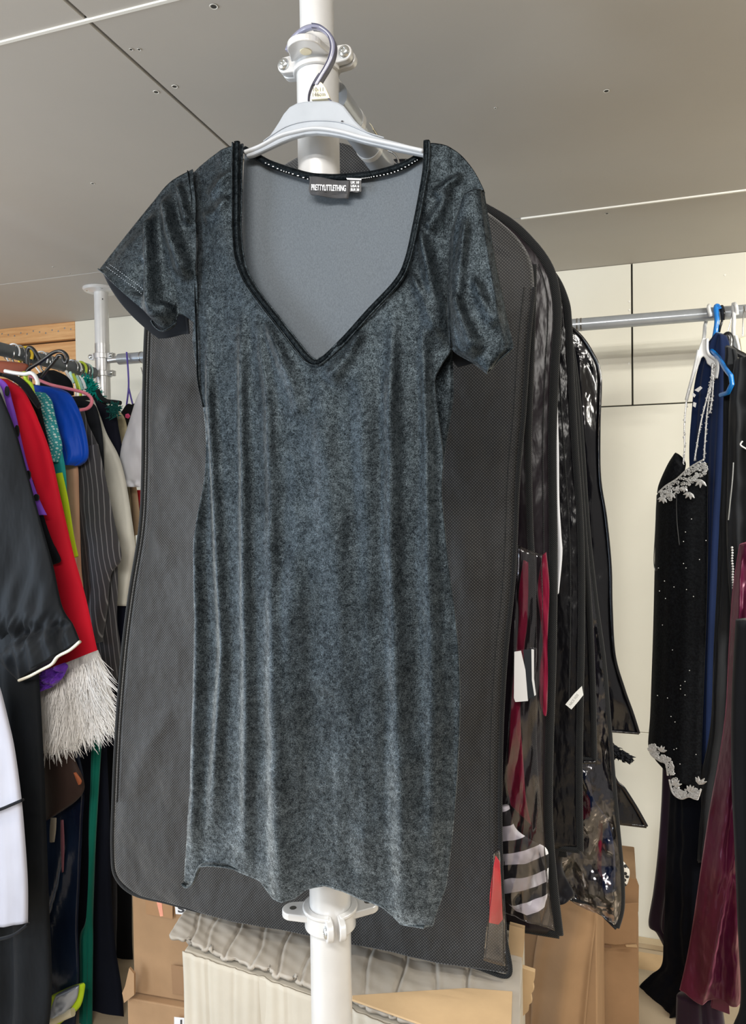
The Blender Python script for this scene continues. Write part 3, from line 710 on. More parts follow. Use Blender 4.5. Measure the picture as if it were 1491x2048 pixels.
# ---- bag 1 (nearest)
Y1 = 1.15
L1 = [(640, 292), (470, 388), (330, 500), (296, 600), (293, 665), (289, 800), (287, 950), (281, 1060), (262, 1180), (247, 1300), (235, 1450), (228, 1600), (226, 1700), (233, 1752), (268, 1786)]
R1 = [(700, 292), (850, 352), (985, 432), (1052, 500), (1068, 575), (1057, 680), (1047, 830), (1036, 950), (1027, 1150), (1012, 1300), (1003, 1450), (1000, 1620), (1003, 1760), (1010, 1870), (1018, 1946)]
bag = thing('garment_bag', 'large charcoal fabric garment bag with stitched edges right behind the velvet dress', 'garment bag', onY(620, 1870, Y1), GB)
def bag_wr(x, y, u, v):
    return .010*pn(x/90., y/70., 31, 3)*np.clip(1-abs(u-.5)*1.7, .15, 1)+.0035*pn(x/30.-y/50., y/30., 33, 3)
cloth('front_panel', [(l, r) for l, r in zip(L1, R1)], MAT['bag'], bag, .016, 90, 150, Y=Y1, hfun=bag_wr, prof=.5,
      ridges=[([(1060, 525), (1010, 500), (985, 480)], 7, .012), ([(1040, 720), (1000, 640), (960, 600)], 9, .010), ([(400, 760), (330, 840), (290, 900)], 20, .008), ([(300, 1050), (350, 1130)], 14, .006), ([(360, 1400), (300, 1500), (250, 1600)], 16, .006), ([(925, 1000), (960, 1250), (930, 1500)], 30, .012)])
P1 = [(300, 600)]+L1[4:]+[(330, 1802), (394, 1819), (452, 1833), (510, 1842), (571, 1851), (660, 1855), (714, 1858), (762, 1867), (818, 1888), (866, 1903), (920, 1922), (960, 1935), (1018, 1948)]+R1[::-1][1:11]
eb = band('binding', [(p[0], p[1]) for p in P1], 9, Y1, MAT['bag_edge'], bag, .0028, 420, shift=.002)
for off, nm in ((13, 'seam'),):
    band(nm, [(p[0]+off, p[1]) for p in L1[4:12]], 2.0, Y1, MAT['bag_edge'], bag, .0022, 120, shift=.010)
    band(nm, [(p[0]-19, p[1]) for p in R1[4:13]], 2.0, Y1, MAT['bag_edge'], bag, .0022, 120, shift=.010)
sheet('bottom_flap', [(226, 1700), (233, 1756), (268, 1790), (330, 1806), (394, 1821), (452, 1835), (510, 1845), (571, 1853), (714, 1860), (762, 1869), (866, 1904), (960, 1936), (1018, 1948), (1004, 1780), (700, 1720)], Y1+.01, .004, MAT['bag'], bag)
cloth('clear_side_window', [((988, 1706), (997, 1700)), ((984, 1745), (1001, 1745)), ((980, 1800), (1005, 1800)), ((972, 1860), (1009, 1860)), ((966, 1920), (1010, 1932))], clear('clear_vinyl_smooth', (.93, .92, .93), .01, 6, (1, 1, .4), .012), bag, 0, 8, 24, Y=Y1-.054, single=True, hfun=lambda x, y, u, v: .002*pn(x/12., y/24., 62))
hook(MAT['wire'], Y1, .0016, bag, drop=.05)
redm = fabric('red_satin', (.75, .03, .045), .4, .2, .3, .01, 12)
sheet('red_garment', [(990, 1712), (999, 1725), (1002, 1790), (1006, 1838), (996, 1850), (977, 1846), (979, 1790), (984, 1745)], Y1-.047, .003, redm, None, bevel=.001, label='strip of bright red fabric showing inside the charcoal bag, low at its right edge', cat='garment')

# ---- generic rear bags
def rear_bag(label, Y, R, mat, Xl=-.66, th=.014, binding=True, wav=(.006, 4), seed=3, bw=8, ridges=None, hk=None, noise=(.006, 40, 1.6), nv=90, bmat=None, ptrim=0, Lx=None):
    t = thing('garment_bag', label, 'garment bag', onY(R[-1][0]-60, R[-1][1], Y), GB)
    rows = []
    n = len(R)
    for i, (px, py) in enumerate(R):
        r = onY(px, py, Y)
        f = i/(n-1.0)
        x0 = (PX-.02) if i == 0 else (Xl if i > 2 else Xl*(.55+.2*i)+PX*(.45-.2*i))
        if Lx: x0 = max(x0, Lx) if i else x0
        rows.append((np.array([x0, Y, r[2]]), r))
    cloth('front_panel', rows, mat, t, th, 60, nv, hfun=None, wav=wav, ridges=ridges, seed=seed, noise=noise, prof=.5)
    q = [proj(rows[-1][0]*(1-f)+rows[-1][1]*f) for f in np.linspace(.3, 1, 8)]; band('hem_binding', [(float(a), float(b_)) for a, b_ in q], bw, Y, bmat or MAT['bag_edge'], t, .004, 60, shift=.002)
    if binding: band('binding', R[1:], bw, Y, bmat or MAT['bag_edge'], t, .003, 160, shift=.003)
    if hk: hook(hk, Y, .0018, t, drop=.05)
    return t
stripe = (1, 1, 1)
# bag 2 : clear front, black binding, striped and crimson garments inside
Y2 = 1.27
R2 = [(720, 300), (900, 380), (1010, 440), (1062, 486), (1096, 533), (1110, 580), (1114, 640), (1108, 760), (1104, 900), (1106, 1100), (1104, 1300), (1098, 1500), (1097, 1640), (1106, 1760), (1118, 1868)]
b2 = rear_bag('dark garment bag with clear front showing crimson fabric, second behind the velvet dress', Y2, R2, MAT['pvc2'] if 'pvc2' in MAT else pvc('smoky_dark_vinyl', (.014, .010, .014), 12, (1, 1, .4), .3, .02), hk=MAT['white'], bw=17, seed=11)
band('seam', [(x-18, y) for x, y in R2[4:12]], 2.2, Y2, MAT['bag_edge'], b2, .002, 120, shift=.012)
band('gusset_binding', [(1072, 545), (1070, 640), (1066, 760), (1062, 900), (1065, 1050), (1070, 1150), (1072, 1300), (1071, 1420), (1074, 1520), (1084, 1640)], 13, Y2, MAT['bag_edge'], b2, .003, 140, shift=.045)
cw = cloth('clear_window', [((1034, 1090), (1082, 1110)), ((1026, 1300), (1086, 1300)), ((1012, 1500), (1084, 1500)), ((995, 1640), (1086, 1650)), ((990, 1760), (1096, 1770)), ((994, 1822), (1108, 1862))], clear('clear_vinyl_tinted', (.92, .90, .92), .01, 6, (1, 1, .4), .012), b2, 0, 24, 60, Y=Y2-.062, single=True, hfun=lambda x, y, u, v: .004*pn(x/12., y/40., 61))
def stripe_mat():
    m, t, b = nt('black_white_stripes'); inp(b, Roughness=.8)
    tc = t.nodes.new('ShaderNodeTexCoord'); mp = t.nodes.new('ShaderNodeMapping'); mp.inputs['Rotation'].default_value = (0, .38, 0)
    w = t.nodes.new('ShaderNodeTexWave'); w.bands_direction = 'Z'; w.inputs['Scale'].default_value = 7.6; w.inputs['Distortion'].default_value = 2.6; w.inputs['Detail'].default_value = 1; w.inputs['Detail Scale'].default_value = 1.2; w.inputs['Phase Offset'].default_value = 1.1
    t.links.new(tc.outputs['Object'], mp.inputs[0]); t.links.new(mp.outputs[0], w.inputs[0])
    r = mixc(t, b, w.outputs['Fac'], (.012, .012, .014), (.80, .81, .84), .5, .53); return m
cloth('striped_garment', [((1000, 1612), (1018, 1612)), ((993, 1660), (1030, 1655)), ((989, 1700), (1062, 1680)), ((993, 1740), (1094, 1700)), ((1000, 1770), (1096, 1750)), ((1003, 1795), (1094, 1790)), ((1014, 1806), (1090, 1806)), ((1025, 1815), (1083, 1840))], stripe_mat(), None, .007, 40, 60, Y=Y2-.050, hfun=lambda x, y, u, v: .004*pn(x/16., y/22., 71),
      label='black and white striped garment inside the clear bag low behind the velvet dress', cat='garment')
crim = fabric('crimson_satin', (.17, .006, .028), .35, .2, .5, .02, 16)
MAT['crimson'] = crim
cloth('crimson_garment', [((1046, 1120), (1056, 1125)), ((1037, 1180), (1056, 1190)), ((1036, 1240), (1054, 1250)), ((1030, 1310), (1048, 1300)), ((1022, 1400), (1040, 1420)), ((1016, 1500), (1046, 1520)), ((1012, 1560), (1052, 1600)), ((1020, 1610), (1062, 1650))], crim, None, .004, 16, 50, Y=Y2-.048, hfun=lambda x, y, u, v: .003*pn(x/8., y/40., 77),
      label='narrow crimson satin garment inside the clear bag above the striped garment', cat='garment')
cloth('crimson_garment', [((1084, 1110), (1092, 1104)), ((1074, 1180), (1098, 1170)), ((1080, 1240), (1096, 1240)), ((1084, 1290), (1094, 1290)), ((1078, 1340), (1095, 1350)), ((1078, 1400), (1094, 1410)), ((1086, 1430), (1092, 1432))], crim, None, .004, 14, 50, Y=Y2-.048, hfun=lambda x, y, u, v: .004*pn(x/7., y/18., 78),
      label='upper crimson fabric strip pressed inside the clear bag right of the stitched tape', cat='garment')
gn = thing('white_box_card', 'white card piece with a black side inside the clear bag above the striped garment', 'card', onY(1048, 1403, Y2-.068))
sheet('front_face', [(1028, 1304), (1041, 1302), (1050, 1340), (1054, 1390), (1055, 1402), (1030, 1404), (1027, 1396)], Y2-.068, .003, plain('white_card', (.85, .86, .88), .6), gn)
sheet('side_face', [(1046, 1300), (1062, 1299), (1064, 1360), (1071, 1392), (1056, 1398), (1050, 1345)], Y2-.067, .003, plain('blueblack_card', (.008, .014, .022), .5), gn)
sheet('edge', [(1062, 1299), (1067, 1300), (1067, 1358), (1071, 1390), (1068, 1392), (1063, 1360)], Y2-.068, .003, MAT['white'], gn)
# white garment edge between the bags
cloth('white_garment', [((1107, 640), (1112, 632)), ((1104, 700), (1112, 690)), ((1104, 800), (1114, 790)), ((1108, 900), (1117, 900)), ((1109, 1000), (1118, 1000)), ((1111, 1050), (1122, 1070)), ((1113, 1110), (1124, 1110)), ((1114, 1189), (1117, 1186))], fabric('white_cotton', (.72, .74, .80), .8, .2, .2), None, .004, 8, 50, Y=Y2+.055,
      label='thin white garment edge showing between two black garment bags', cat='garment')
# bag 3
Y3 = 1.40
R3 = [(760, 330), (930, 430), (1050, 500), (1104, 548), (1130, 600), (1137, 650), (1142, 760), (1150, 900), (1160, 1050), (1163, 1200), (1160, 1400), (1158, 1550), (1160, 1700)]
b3 = rear_bag('black garment bag with soft shiny shoulder folds, third behind the velvet dress', Y3, R3, pvc('black_satin_vinyl', (.008, .008, .010), 16, (1, 1, .4), .25, .03), seed=13, hk=MAT['wire'], bw=13)
band('seam', [(x-22, y) for x, y in R3[4:11]], 2.5, Y3, MAT['bag_edge'], b3, .002, 120, shift=.012)
# bag 4 : short matt panel with piped hem
Y4 = 1.50
R4 = [(800, 360), (960, 460), (1070, 540), (1118, 620), (1140, 700), (1150, 800), (1160, 950), (1170, 1100), (1180, 1250), (1186, 1400), (1188, 1520)]
b4 = rear_bag('short black garment bag with straight piped hem halfway down the row', Y4, R4, pvc('black_soft_vinyl', (.007, .007, .009), 14, (1, 1, .4), .24, .03), seed=17, hk=MAT['black'], bw=11)
band('hem_piping', [(1112, 1518), (1150, 1521), (1190, 1521)], 7, Y4, MAT['pvc'], b4, .006, 20, shift=.006)
# swing tag
tg = sheet('paper_tag', [(1130, 1409), (1147, 1388), (1163, 1372), (1166, 1390), (1155, 1404), (1142, 1419)], Y3-.10, .0006, plain('white_tag_card', (.82, .84, .83), .7), None, label='small white paper tag lying slanted on the shiny black garment bags', cat='tag')
text('lettering', 'NICE SIZE', 1141, 1411, 27, Y3-.10, plain('faded_grey_ink', (.38, .38, .37), .8), tg, ang=.93, hpx=5)
# bag 5 : long clear bag with black binding
Y5 = 1.60
R5 = [(830, 380), (980, 480), (1090, 570), (1136, 680), (1152, 780), (1162, 900), (1172, 1050), (1188, 1200), (1204, 1320), (1215, 1450), (1222, 1540), (1232, 1654), (1240, 1742), (1241, 1810), (1231, 1851)]
b5 = thing('garment_bag', 'long clear vinyl garment bag with black binding and pointed corner above the brown boxes', 'garment bag', onY(1180, 1850, Y5), GB)
bk_rows = [(onY(xx, yy, Y5+.03), onY(x2-4, y2, Y5+.03)) for (xx, yy), (x2, y2) in zip([(820, 385), (900, 480), (960, 570), (1000, 680), (1020, 780), (1040, 900), (1050, 1050), (1060, 1200), (1070, 1320), (1080, 1450), (1085, 1540), (1090, 1654), (1100, 1742), (1120, 1780), (1130, 1795)], [R5[i] for i in range(14)]+[(1200, 1812)])]
cloth('back_panel', bk_rows, pvc('dark_vinyl_back', (.02, .018, .024), 12, (1, 1, .4), .2), b5, .006, 40, 90, noise=(.006, 30, 1.5), seed=5)
cloth('front_panel', [((820, 385), R5[0]), ((900, 480), R5[1]), ((960, 570), R5[2]), ((1000, 680), R5[3]), ((1020, 780), R5[4]), ((1040, 900), R5[5]), ((1050, 1050), R5[6]), ((1060, 1200), R5[7]), ((1070, 1320), R5[8]), ((1080, 1450), R5[9]), ((1090, 1540), R5[10]), ((1100, 1654), R5[11]), ((1105, 1742), R5[12]), ((1140, 1800), (1241, 1815)), ((1222, 1838), (1231, 1851))],
      clear('crinkled_clear_vinyl', (.80, .80, .85), .03, 9, (1, 1, .6), .03), b5, 0, 60, 140, Y=Y5-.012, single=True, hfun=lambda x, y, u, v: (.012*pn(x/17., y/24., 41, 4)*np.clip((y-1400)/150, .25, 1)))
band('binding', R5[2:], 14, Y5, MAT['bag_edge'], b5, .003, 200, shift=.006)
band('binding', [(1140, 1795), (1185, 1806), (1210, 1832), (1231, 1853)], 5, Y5, MAT['bag_edge'], b5, .003, 30, shift=.008)
def inner(name, lab, rows, mat, Y, seed=1, th=.006):
    return cloth(name, rows, mat, None, th, 16, 40, Y=Y, hfun=lambda x, y, u, v: .004*pn(x/12., y/40., seed), label=lab, cat='garment')
navy = fabric('navy_satin', (.012, .028, .085), .4, .3, .4, .01, 14); MAT['navy'] = navy
inner('navy_garment', 'navy blue garment inside the long clear bag beside the crimson fabric', [((1141, 1524), (1160, 1524)), ((1145, 1560), (1178, 1560)), ((1160, 1600), (1188, 1600)), ((1190, 1640), (1214, 1640)), ((1200, 1720), (1228, 1700)), ((1205, 1790), (1230, 1780))], navy, Y5+.004, 4)
inner('crimson_garment', 'crimson garment inside the long clear bag low above the brown boxes', [((1146, 1575), (1160, 1572)), ((1146, 1600), (1180, 1596)), ((1152, 1625), (1180, 1630)), ((1160, 1634), (1172, 1636))], crim, Y5+.001, 5)
inner('crimson_garment', 'thin crimson fabric sliver in the long clear bag above its pointed corner', [((1196, 1640), (1206, 1640)), ((1194, 1690), (1204, 1700)), ((1194, 1740), (1204, 1750)), ((1212, 1765), (1224, 1770))], crim, Y5-.002, 6, .004)
# small dark hem pieces below the row
sheet('black_garment', [(1100, 1698), (1132, 1700), (1134, 1716), (1104, 1714)], 1.45, .012, MAT['bag_edge'], None, bevel=.002, label='small black hem piece below the striped garment bags', cat='garment')
cloth('black_garment', [((1040, 1560), (1096, 1560)), ((1050, 1640), (1130, 1640)), ((1060, 1720), (1124, 1730)), ((1080, 1780), (1148, 1786)), ((1100, 1808), (1142, 1796))], fabric('black_satin', (.010, .010, .013), .35, .2, .5, .02, 10), None, .012, 20, 40, Y=1.46, noise=(.006, 16), label='black satin garment hem between the striped bag and the long clear bag', cat='garment')
# bag 6 shiny PVC
Y6 = 1.86
R6 = [(900, 470), (1010, 545), (1090, 620), (1152, 663), (1184, 706), (1200, 752), (1198, 850), (1199, 954), (1211, 1036), (1220, 1131), (1222, 1213), (1228, 1309), (1247, 1377), (1264, 1425), (1277, 1466)]
b6 = rear_bag('glossy black plastic garment bag flaring at the hem, near the far end of the row', Y6, R6, MAT['pvc'], seed=23, Xl=-.6, hk=MAT['wire'], bw=5, bmat=MAT['pvc'], noise=(.012, 26, 2.2),
              ridges=[([(1160, 680), (1165, 800), (1172, 900)], 9, .02), ([(1180, 730), (1176, 820), (1186, 1000), (1196, 1150)], 7, .018), ([(1190, 1150), (1205, 1300), (1240, 1440)], 9, .02)])
# bag 7
Y7 = 1.97
R7 = [(930, 500), (1040, 570), (1110, 650), (1158, 700), (1176, 760), (1182, 860), (1186, 1000), (1192, 1200), (1200, 1400), (1224, 1543), (1248, 1578), (1272, 1616), (1292, 1652)]
b7 = rear_bag('black plastic garment bag whose pointed hem sticks out lowest by the pale wall', Y7, R7, MAT['pvc'], seed=29, Xl=-.6, hk=MAT['white'], bw=7, bmat=MAT['pvc'], noise=(.010, 30, 2))
# feathery black scrap and leopard scrap
fz = MB()
for i in range(500):
    t = rng.uniform(0, 1); cx = 1214+t*44; cy = 1496+t*22+rng.normal(0, 6*(1-t*.6)); p = onY(cx, cy, 2.05+rng.normal(0, .006)); q = p+np.array([rng.normal(.006, .005), rng.normal(0, .004), rng.normal(-.003, .004)])
    fz.tube([p, (p+q)/2+rng.normal(0, .002, 3), q], [.003, .002, .0006], 5)
fz.build('feather_trim', fabric('black_feather', (.012, .014, .018), .8), None, label='tuft of black feather trim poking out beside the clear garment bag', cat='trim', kind='stuff')
def spots(name, base, dot, sc, thr=.45):
    m, t, b = nt(name); inp(b, Roughness=.75)
    tc = t.nodes.new('ShaderNodeTexCoord'); v = t.nodes.new('ShaderNodeTexVoronoi'); v.inputs['Scale'].default_value = sc
    t.links.new(tc.outputs['Object'], v.inputs['Vector']); mixc(t, b, v.outputs['Distance'], dot, base, thr, thr+.05); return m
cloth('leopard_scarf', [((1232, 1724), (1240, 1716)), ((1236, 1745), (1258, 1740)), ((1238, 1764), (1254, 1768)), ((1240, 1775), (1244, 1775))], spots('white_black_animal_print', (.80, .79, .74), (.02, .02, .02), 100, .42), None, .004, 12, 20, Y=2.0, label='scrap of white and black spotted fabric on top of the far brown box', cat='garment')

# ================================================================== cardboard boxes
def carton(name, lab, top, z0, mat, flap=None):
    """top: four world xy corners in order, with z; body goes down to z0; walls are panels"""
    t = thing(name, lab, 'box', (sum(p[0] for p in top)/4, sum(p[1] for p in top)/4, z0))
    mb = MB(); n = 4; top = [np.asarray(p, float) for p in top]
    mb.add(top+[np.array([p[0], p[1], z0]) for p in top], [(0, 1, 2, 3), (7, 6, 5, 4)]+[(i, i+4, (i+1) % 4+4, (i+1) % 4) for i in range(4)])
    mb.build('body', mat, t, False, .003, 2); return t
ZF = .83
A = onZ(352, 1880, ZF); Bp = onZ(830, 2050, ZF); dAB = (Bp-A)/np.linalg.norm(Bp-A); Bq = onZ(1036, 2123, ZF)
Dd = onZ(395, 1806, ZF); Cc = onZ(1046, 1852, ZF)
fb = thing('cardboard_box', 'big worn carton with crumpled flap in front, right under the velvet dress', 'box', ((A[0]+Bq[0])/2, (A[1]+Bq[1])/2+.1, 0))
A2 = onZ(368, 1886, ZF)
mb = MB(); cs = [A2, Bq, Cc+np.array([-.01, .1, 0]), Dd+np.array([0.02, .1, 0])]
mb.add([c-np.array([0, 0, .012]) for c in cs]+[np.array([c[0], c[1], .001]) for c in cs], [(0, 1, 2, 3), (7, 6, 5, 4)]+[(i, i+4, (i+1) % 4+4, (i+1) % 4) for i in range(4)])
mb.build('body', MAT['cardlight'], fb, False, .003, 2)
# corrugated creases on the front face
dn = np.array([dAB[1], -dAB[0], 0.0])
nu_, nv_ = 200, 60; vs = []; fs = []
W_ = np.linalg.norm(Bq-A2)
for i in range(nv_):
    z = ZF-.012-(i/(nv_-1))*.55
    for j in range(nu_):
        s = j/(nu_-1)*W_; h = 0
        for c0, w0, a0_ in ((.055, .004, -.004), (.11, .003, -.002), (.165, .006, -.006), (.215, .003, -.0015), (.27, .004, -.003), (.33, .005, -.003), (.40, .004, -.003), (.48, .004, -.003)):
            h += a0_*math.exp(-((s-c0)/w0)**2)
        h += .0012*math.sin(s*260)*math.sin(s*21+1)+.002*math.sin(s*14+z*9)+.0012*math.sin(z*31+s*33)
        vs.append(A2+dAB*s+dn*(.003+h)+np.array([0, 0, z-ZF]))
fs = [(i*nu_+j, (i+1)*nu_+j, (i+1)*nu_+j+1, i*nu_+j+1) for i in range(nv_-1) for j in range(nu_-1)]
o = link('front_panel', vs, fs, MAT['cardlight'], fb, True); s_ = o.modifiers.new('thickness', 'SOLIDIFY'); s_.thickness = .003; s_.offset = -1
# top flap: creased sheet
nu_, nv_ = 260, 70; vs = []; rr = np.random.default_rng(4)
P0, P1_, P2, P3 = onZ(338, 1874, ZF), Bq, Cc, Dd
cre = [.07, .125, .20, .285, .36, .44, .53, .61, .70, .79, .88]
for i in range(nv_):
    v = i/(nv_-1)
    for j in range(nu_):
        u = j/(nu_-1); b_ = P0*(1-u)*(1-v)+P1_*u*(1-v)+P2*u*v+P3*(1-u)*v
        h = 0
        for q, c0 in enumerate(cre):
            cc = c0-.03*v+.006*math.sin(v*9+q*2); a = (-.003 if q % 2 else -.0055)
            h += a*math.exp(-((u-cc)/.0045)**2)+.0016*math.exp(-((u-cc-.011)/.006)**2)
        h += .0022*math.sin(u*21+v*5)*math.sin(v*6+u*7)+.0007*math.sin(u*95+v*31)*math.sin(v*17-u*30)
        rag = .0015*math.sin(u*160)+.002*math.sin(u*71) if i == 0 else 0
        vs.append(b_+np.array([0, -rag, h+.004+.018*v*(1-u)]))
fs = [(i*nu_+j, i*nu_+j+1, (i+1)*nu_+j+1, (i+1)*nu_+j) for i in range(nv_-1) for j in range(nu_-1)]
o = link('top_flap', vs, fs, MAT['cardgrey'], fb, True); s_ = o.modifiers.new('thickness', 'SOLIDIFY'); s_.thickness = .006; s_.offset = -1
# added tan sheet: the lit near part of the flap, put in as colour
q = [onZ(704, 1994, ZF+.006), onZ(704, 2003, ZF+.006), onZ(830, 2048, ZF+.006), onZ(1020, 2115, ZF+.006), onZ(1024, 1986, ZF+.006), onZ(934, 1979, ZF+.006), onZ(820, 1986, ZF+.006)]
MB().prism(q, (0, 0, .003)).build('lit_flap_part', MAT['cardtan'], fb, False, .001)
# torn right flap
Yt = float(onZ(1046, 1852, ZF)[1])
tornp = [(1018, 1850), (1048, 1858), (1046, 1900), (1040, 1950), (1036, 1990), (1031, 2040), (1018, 2090), (1008, 2090)]
sheet('torn_flap', tornp, Yt-.10, .01, MAT['cardtan'], fb)
sheet('torn_flap', [(1040, 1935), (1069, 1945), (1068, 1960), (1065, 1968), (1067, 1980), (1061, 1990), (1063, 2005), (1057, 2010), (1056, 2022), (1048, 2030), (1036, 2040), (1022, 2038), (1018, 2020), (1030, 1960)], Yt-.06, .01, MAT['cardtan'], fb)
# left pair of boxes
YBX = 1.62
def boxpx(lab, x0, x1, yt, yb, Y, depth, mat, rz=0, zt_=None):
    a = onY(x0, yt, Y); b_ = onY(x1, yt, Y); zb = float(onY(x0, yb, Y)[2]) if yb else 0.0
    zb = max(zb, 0.001); zt = zt_ if zt_ else float(a[2])
    t = thing('cardboard_box', lab, 'box', ((a[0]+b_[0])/2, Y+depth/2, zb))
    m = MB(); ca, sa = math.cos(rz), math.sin(rz)
    def R_(x, y): return (a[0]+(x-a[0])*ca-(y-Y)*sa, Y+(x-a[0])*sa+(y-Y)*ca)
    c = [R_(a[0], Y), R_(b_[0], Y), R_(b_[0], Y+depth), R_(a[0], Y+depth)]
    m.add([(x, y, zb) for x, y in c]+[(x, y, zt) for x, y in c], [(0, 3, 2, 1), (4, 5, 6, 7), (0, 1, 5, 4), (1, 2, 6, 5), (2, 3, 7, 6), (3, 0, 4, 7)])
    m.build('body', mat, t, False, .003, 2); return t, c, zb, zt
zsplit_px = 1984
bl1, c1, zb1, zt1 = boxpx('upper brown carton of the left stack with a white label, beside the big worn carton', 262, 520, 1690, zsplit_px, YBX, .38, MAT['card'], rz=.06)
bl2, c2, zb2, zt2 = boxpx('lower brown carton of the left stack beneath the labelled one', 254, 540, zsplit_px+4, None, YBX-.02, .42, MAT['card'], rz=.06, zt_=zb1-.002)
sheet('tape', [(290, 1790), (345, 1800), (345, 1838), (292, 1828)], YBX-.001, .0006, card('tape_brown', (.36, .21, .11)), bl1)
wl_ = sheet('label', [(349, 1806), (376, 1808), (376, 1830), (351, 1828)], YBX-.003, .0006, plain('white_paper', (.78, .78, .80), .7), bl1)
text('print', 'S', 356, 1824, 13, YBX-.003, MAT['ink'], wl_, hpx=14, bold=.03)
sheet('tape', [(342, 1930), (372, 1934), (372, 1990), (345, 1988)], YBX-.001, .0006, card('tape_brown_dark', (.30, .18, .10)), bl1)
wl2 = sheet('label', [(348, 2034), (368, 2036), (368, 2060), (348, 2060)], YBX-.025, .0006, plain('white_paper_b', (.78, .78, .80), .7), bl2)
text('print', '1', 361, 2052, 3, YBX-.025, MAT['ink'], wl2, hpx=14, bold=.03)
sheet('corner_flap', [(258, 1936), (268, 1948), (268, 1990), (248, 2006), (244, 1986), (250, 1972)], YBX-.035, .006, MAT['card'], bl2)
ct = sheet('clothes_tag', [(312, 1800), (323, 1804), (326, 1832), (320, 1833)], Y1+.08, .001, plain('orange_pink_tag', (.75, .3, .2), .6), None, label='thin pinkish tag hanging below the charcoal garment bag on the left', cat='tag')
# right boxes
br1, c, zb, zt = boxpx('tall brown carton with bowed sides right of the big worn carton', 1045, 1192, 1760, None, 1.72, .36, MAT['card'], rz=-.03)
cloth('bowed_flap', [((1085, 1790), (1192, 1800)), ((1078, 1850), (1190, 1850)), ((1066, 1930), (1180, 1930)), ((1060, 2060), (1168, 2060))], MAT['card'], br1, 0, 30, 30, Y=1.69, single=True, hfun=lambda x, y, u, v: .018*np.sin(math.pi*u)**2+.006*np.sin(u*9+v*3))
br2, c, zb, zt = boxpx('brown carton with upright open flap under the clear garment bag', 1192, 1276, 1822, None, 2.09, .42, MAT['card'])
sheet('open_flap', [(1190, 1760), (1262, 1756), (1272, 1758), (1277, 1772), (1276, 1824), (1190, 1824)], 2.1, .005, MAT['card'], br2, bevel=.001)
sheet('front_flap', [(1190, 1812), (1276, 1806), (1272, 1888), (1230, 1890), (1190, 1886)], 2.08, .004, MAT['card'], br2, bevel=.001)
sheet('torn_edge', [(1190, 1888), (1222, 1892), (1222, 1896), (1192, 1893)], 2.075, .002, card('torn_edge_brown', (.22, .13, .08)), br2)
sheet('torn_edge', [(1250, 1890), (1272, 1889), (1274, 1895), (1252, 1894)], 2.075, .002, MAT['cardtan'], br2)
br3, c, zb, zt = boxpx('low pale brown carton against the wall at the lower right', 1270, 1372, 1948, None, 2.60, .10, MAT['cardtan'])
MB().box(-.1, 2.6, 2.72, YW-.002, .001, float(onY(1300, 1888, 2.72)[2])).build('plywood_board', card('plywood_brown', (.48, .38, .25), .1), None, False, .002, label='low plywood board leaning along the foot of the pale wall', cat='board')

# ================================================================== right rail and its clothes
YR = 2.41; ZRR = float(onY(1300, 638, YR)[2])
rr_ = thing('hanging_rail', 'long grey blue rail along the pale back wall on the right', 'rail', (.9, YR, ZRR-.02))
MB().tube([(-.42, YR, ZRR), (2.4, YR, ZRR)], .0195, 32).build('tube', MAT['railgrey'], rr_)
for px in (1152, 1160): 
    x = float(onY(px, 650, YR)[0]); MB().tube([(x, YR, ZRR), (x+.004, YR, ZRR)], .0207, 28).build('wire_loop', MAT['wire'], rr_)
HG = 'hangers on the right rail'
def rhook(px, mat, r, par, drop, lean=0):
    """hook across the right rail at pixel column px"""
    x = float(onY(px, 630, YR)[0]); R = .026; P = []
    for i in range(15):
        a = -.6+(math.pi+.6)*i/14; P.append((x+lean*.2*(1-i/14), YR+.0-math.cos(a)*R*1.0, ZRR+math.sin(a)*R))
    P.append((x-.002, YR+.024, ZRR-.03)); P.append((x-.004-lean, YR+.008, ZRR-.055)); P.append((x-.006-lean, YR, ZRR-drop))
    P = [np.array(p) for p in P]
    return MB().tube(smoothpath(P, 50), r, 12).build('hook', mat, par)
# white hanger (front)
w1 = thing('clothes_hanger', 'white plastic hanger holding the black beaded dress, leftmost on the right rail', 'hanger', onY(1415, 700, YR), HG)
YH = 2.33
MB().tube([onY(p[0], p[1], YR-.03+p[2]) for p in [(1421, 632, 0), (1418, 624, -.005), (1416, 616, .0), (1417, 611, .02), (1418, 613, .045), (1412, 640, .06), (1409, 652, .05), (1408, 668, .02), (1405, 690, 0)]], .0055, 10).build('hook', MAT['white'], w1)
sheet('body', [(1404, 676), (1412, 676), (1412, 682), (1413, 708), (1420, 714), (1431, 722), (1436, 736), (1435, 750), (1431, 758), (1427, 757), (1427, 744), (1422, 733), (1414, 727), (1410, 716), (1406, 712), (1402, 716), (1398, 728), (1391, 745), (1386, 756), (1382, 760), (1384, 745), (1390, 726), (1395, 706), (1397, 696)], YH, .008, MAT['white'], w1, bevel=.002)
band('rim', [(1413, 678), (1413, 700), (1418, 711), (1430, 720), (1434, 735), (1431, 757)], 6, YH, MAT['white'], w1, .008, 40, shift=.002)
band('arm', [(1396, 700), (1391, 724), (1385, 750), (1377, 780), (1372, 800)], 6, YH, MAT['white'], w1, .005, 30)
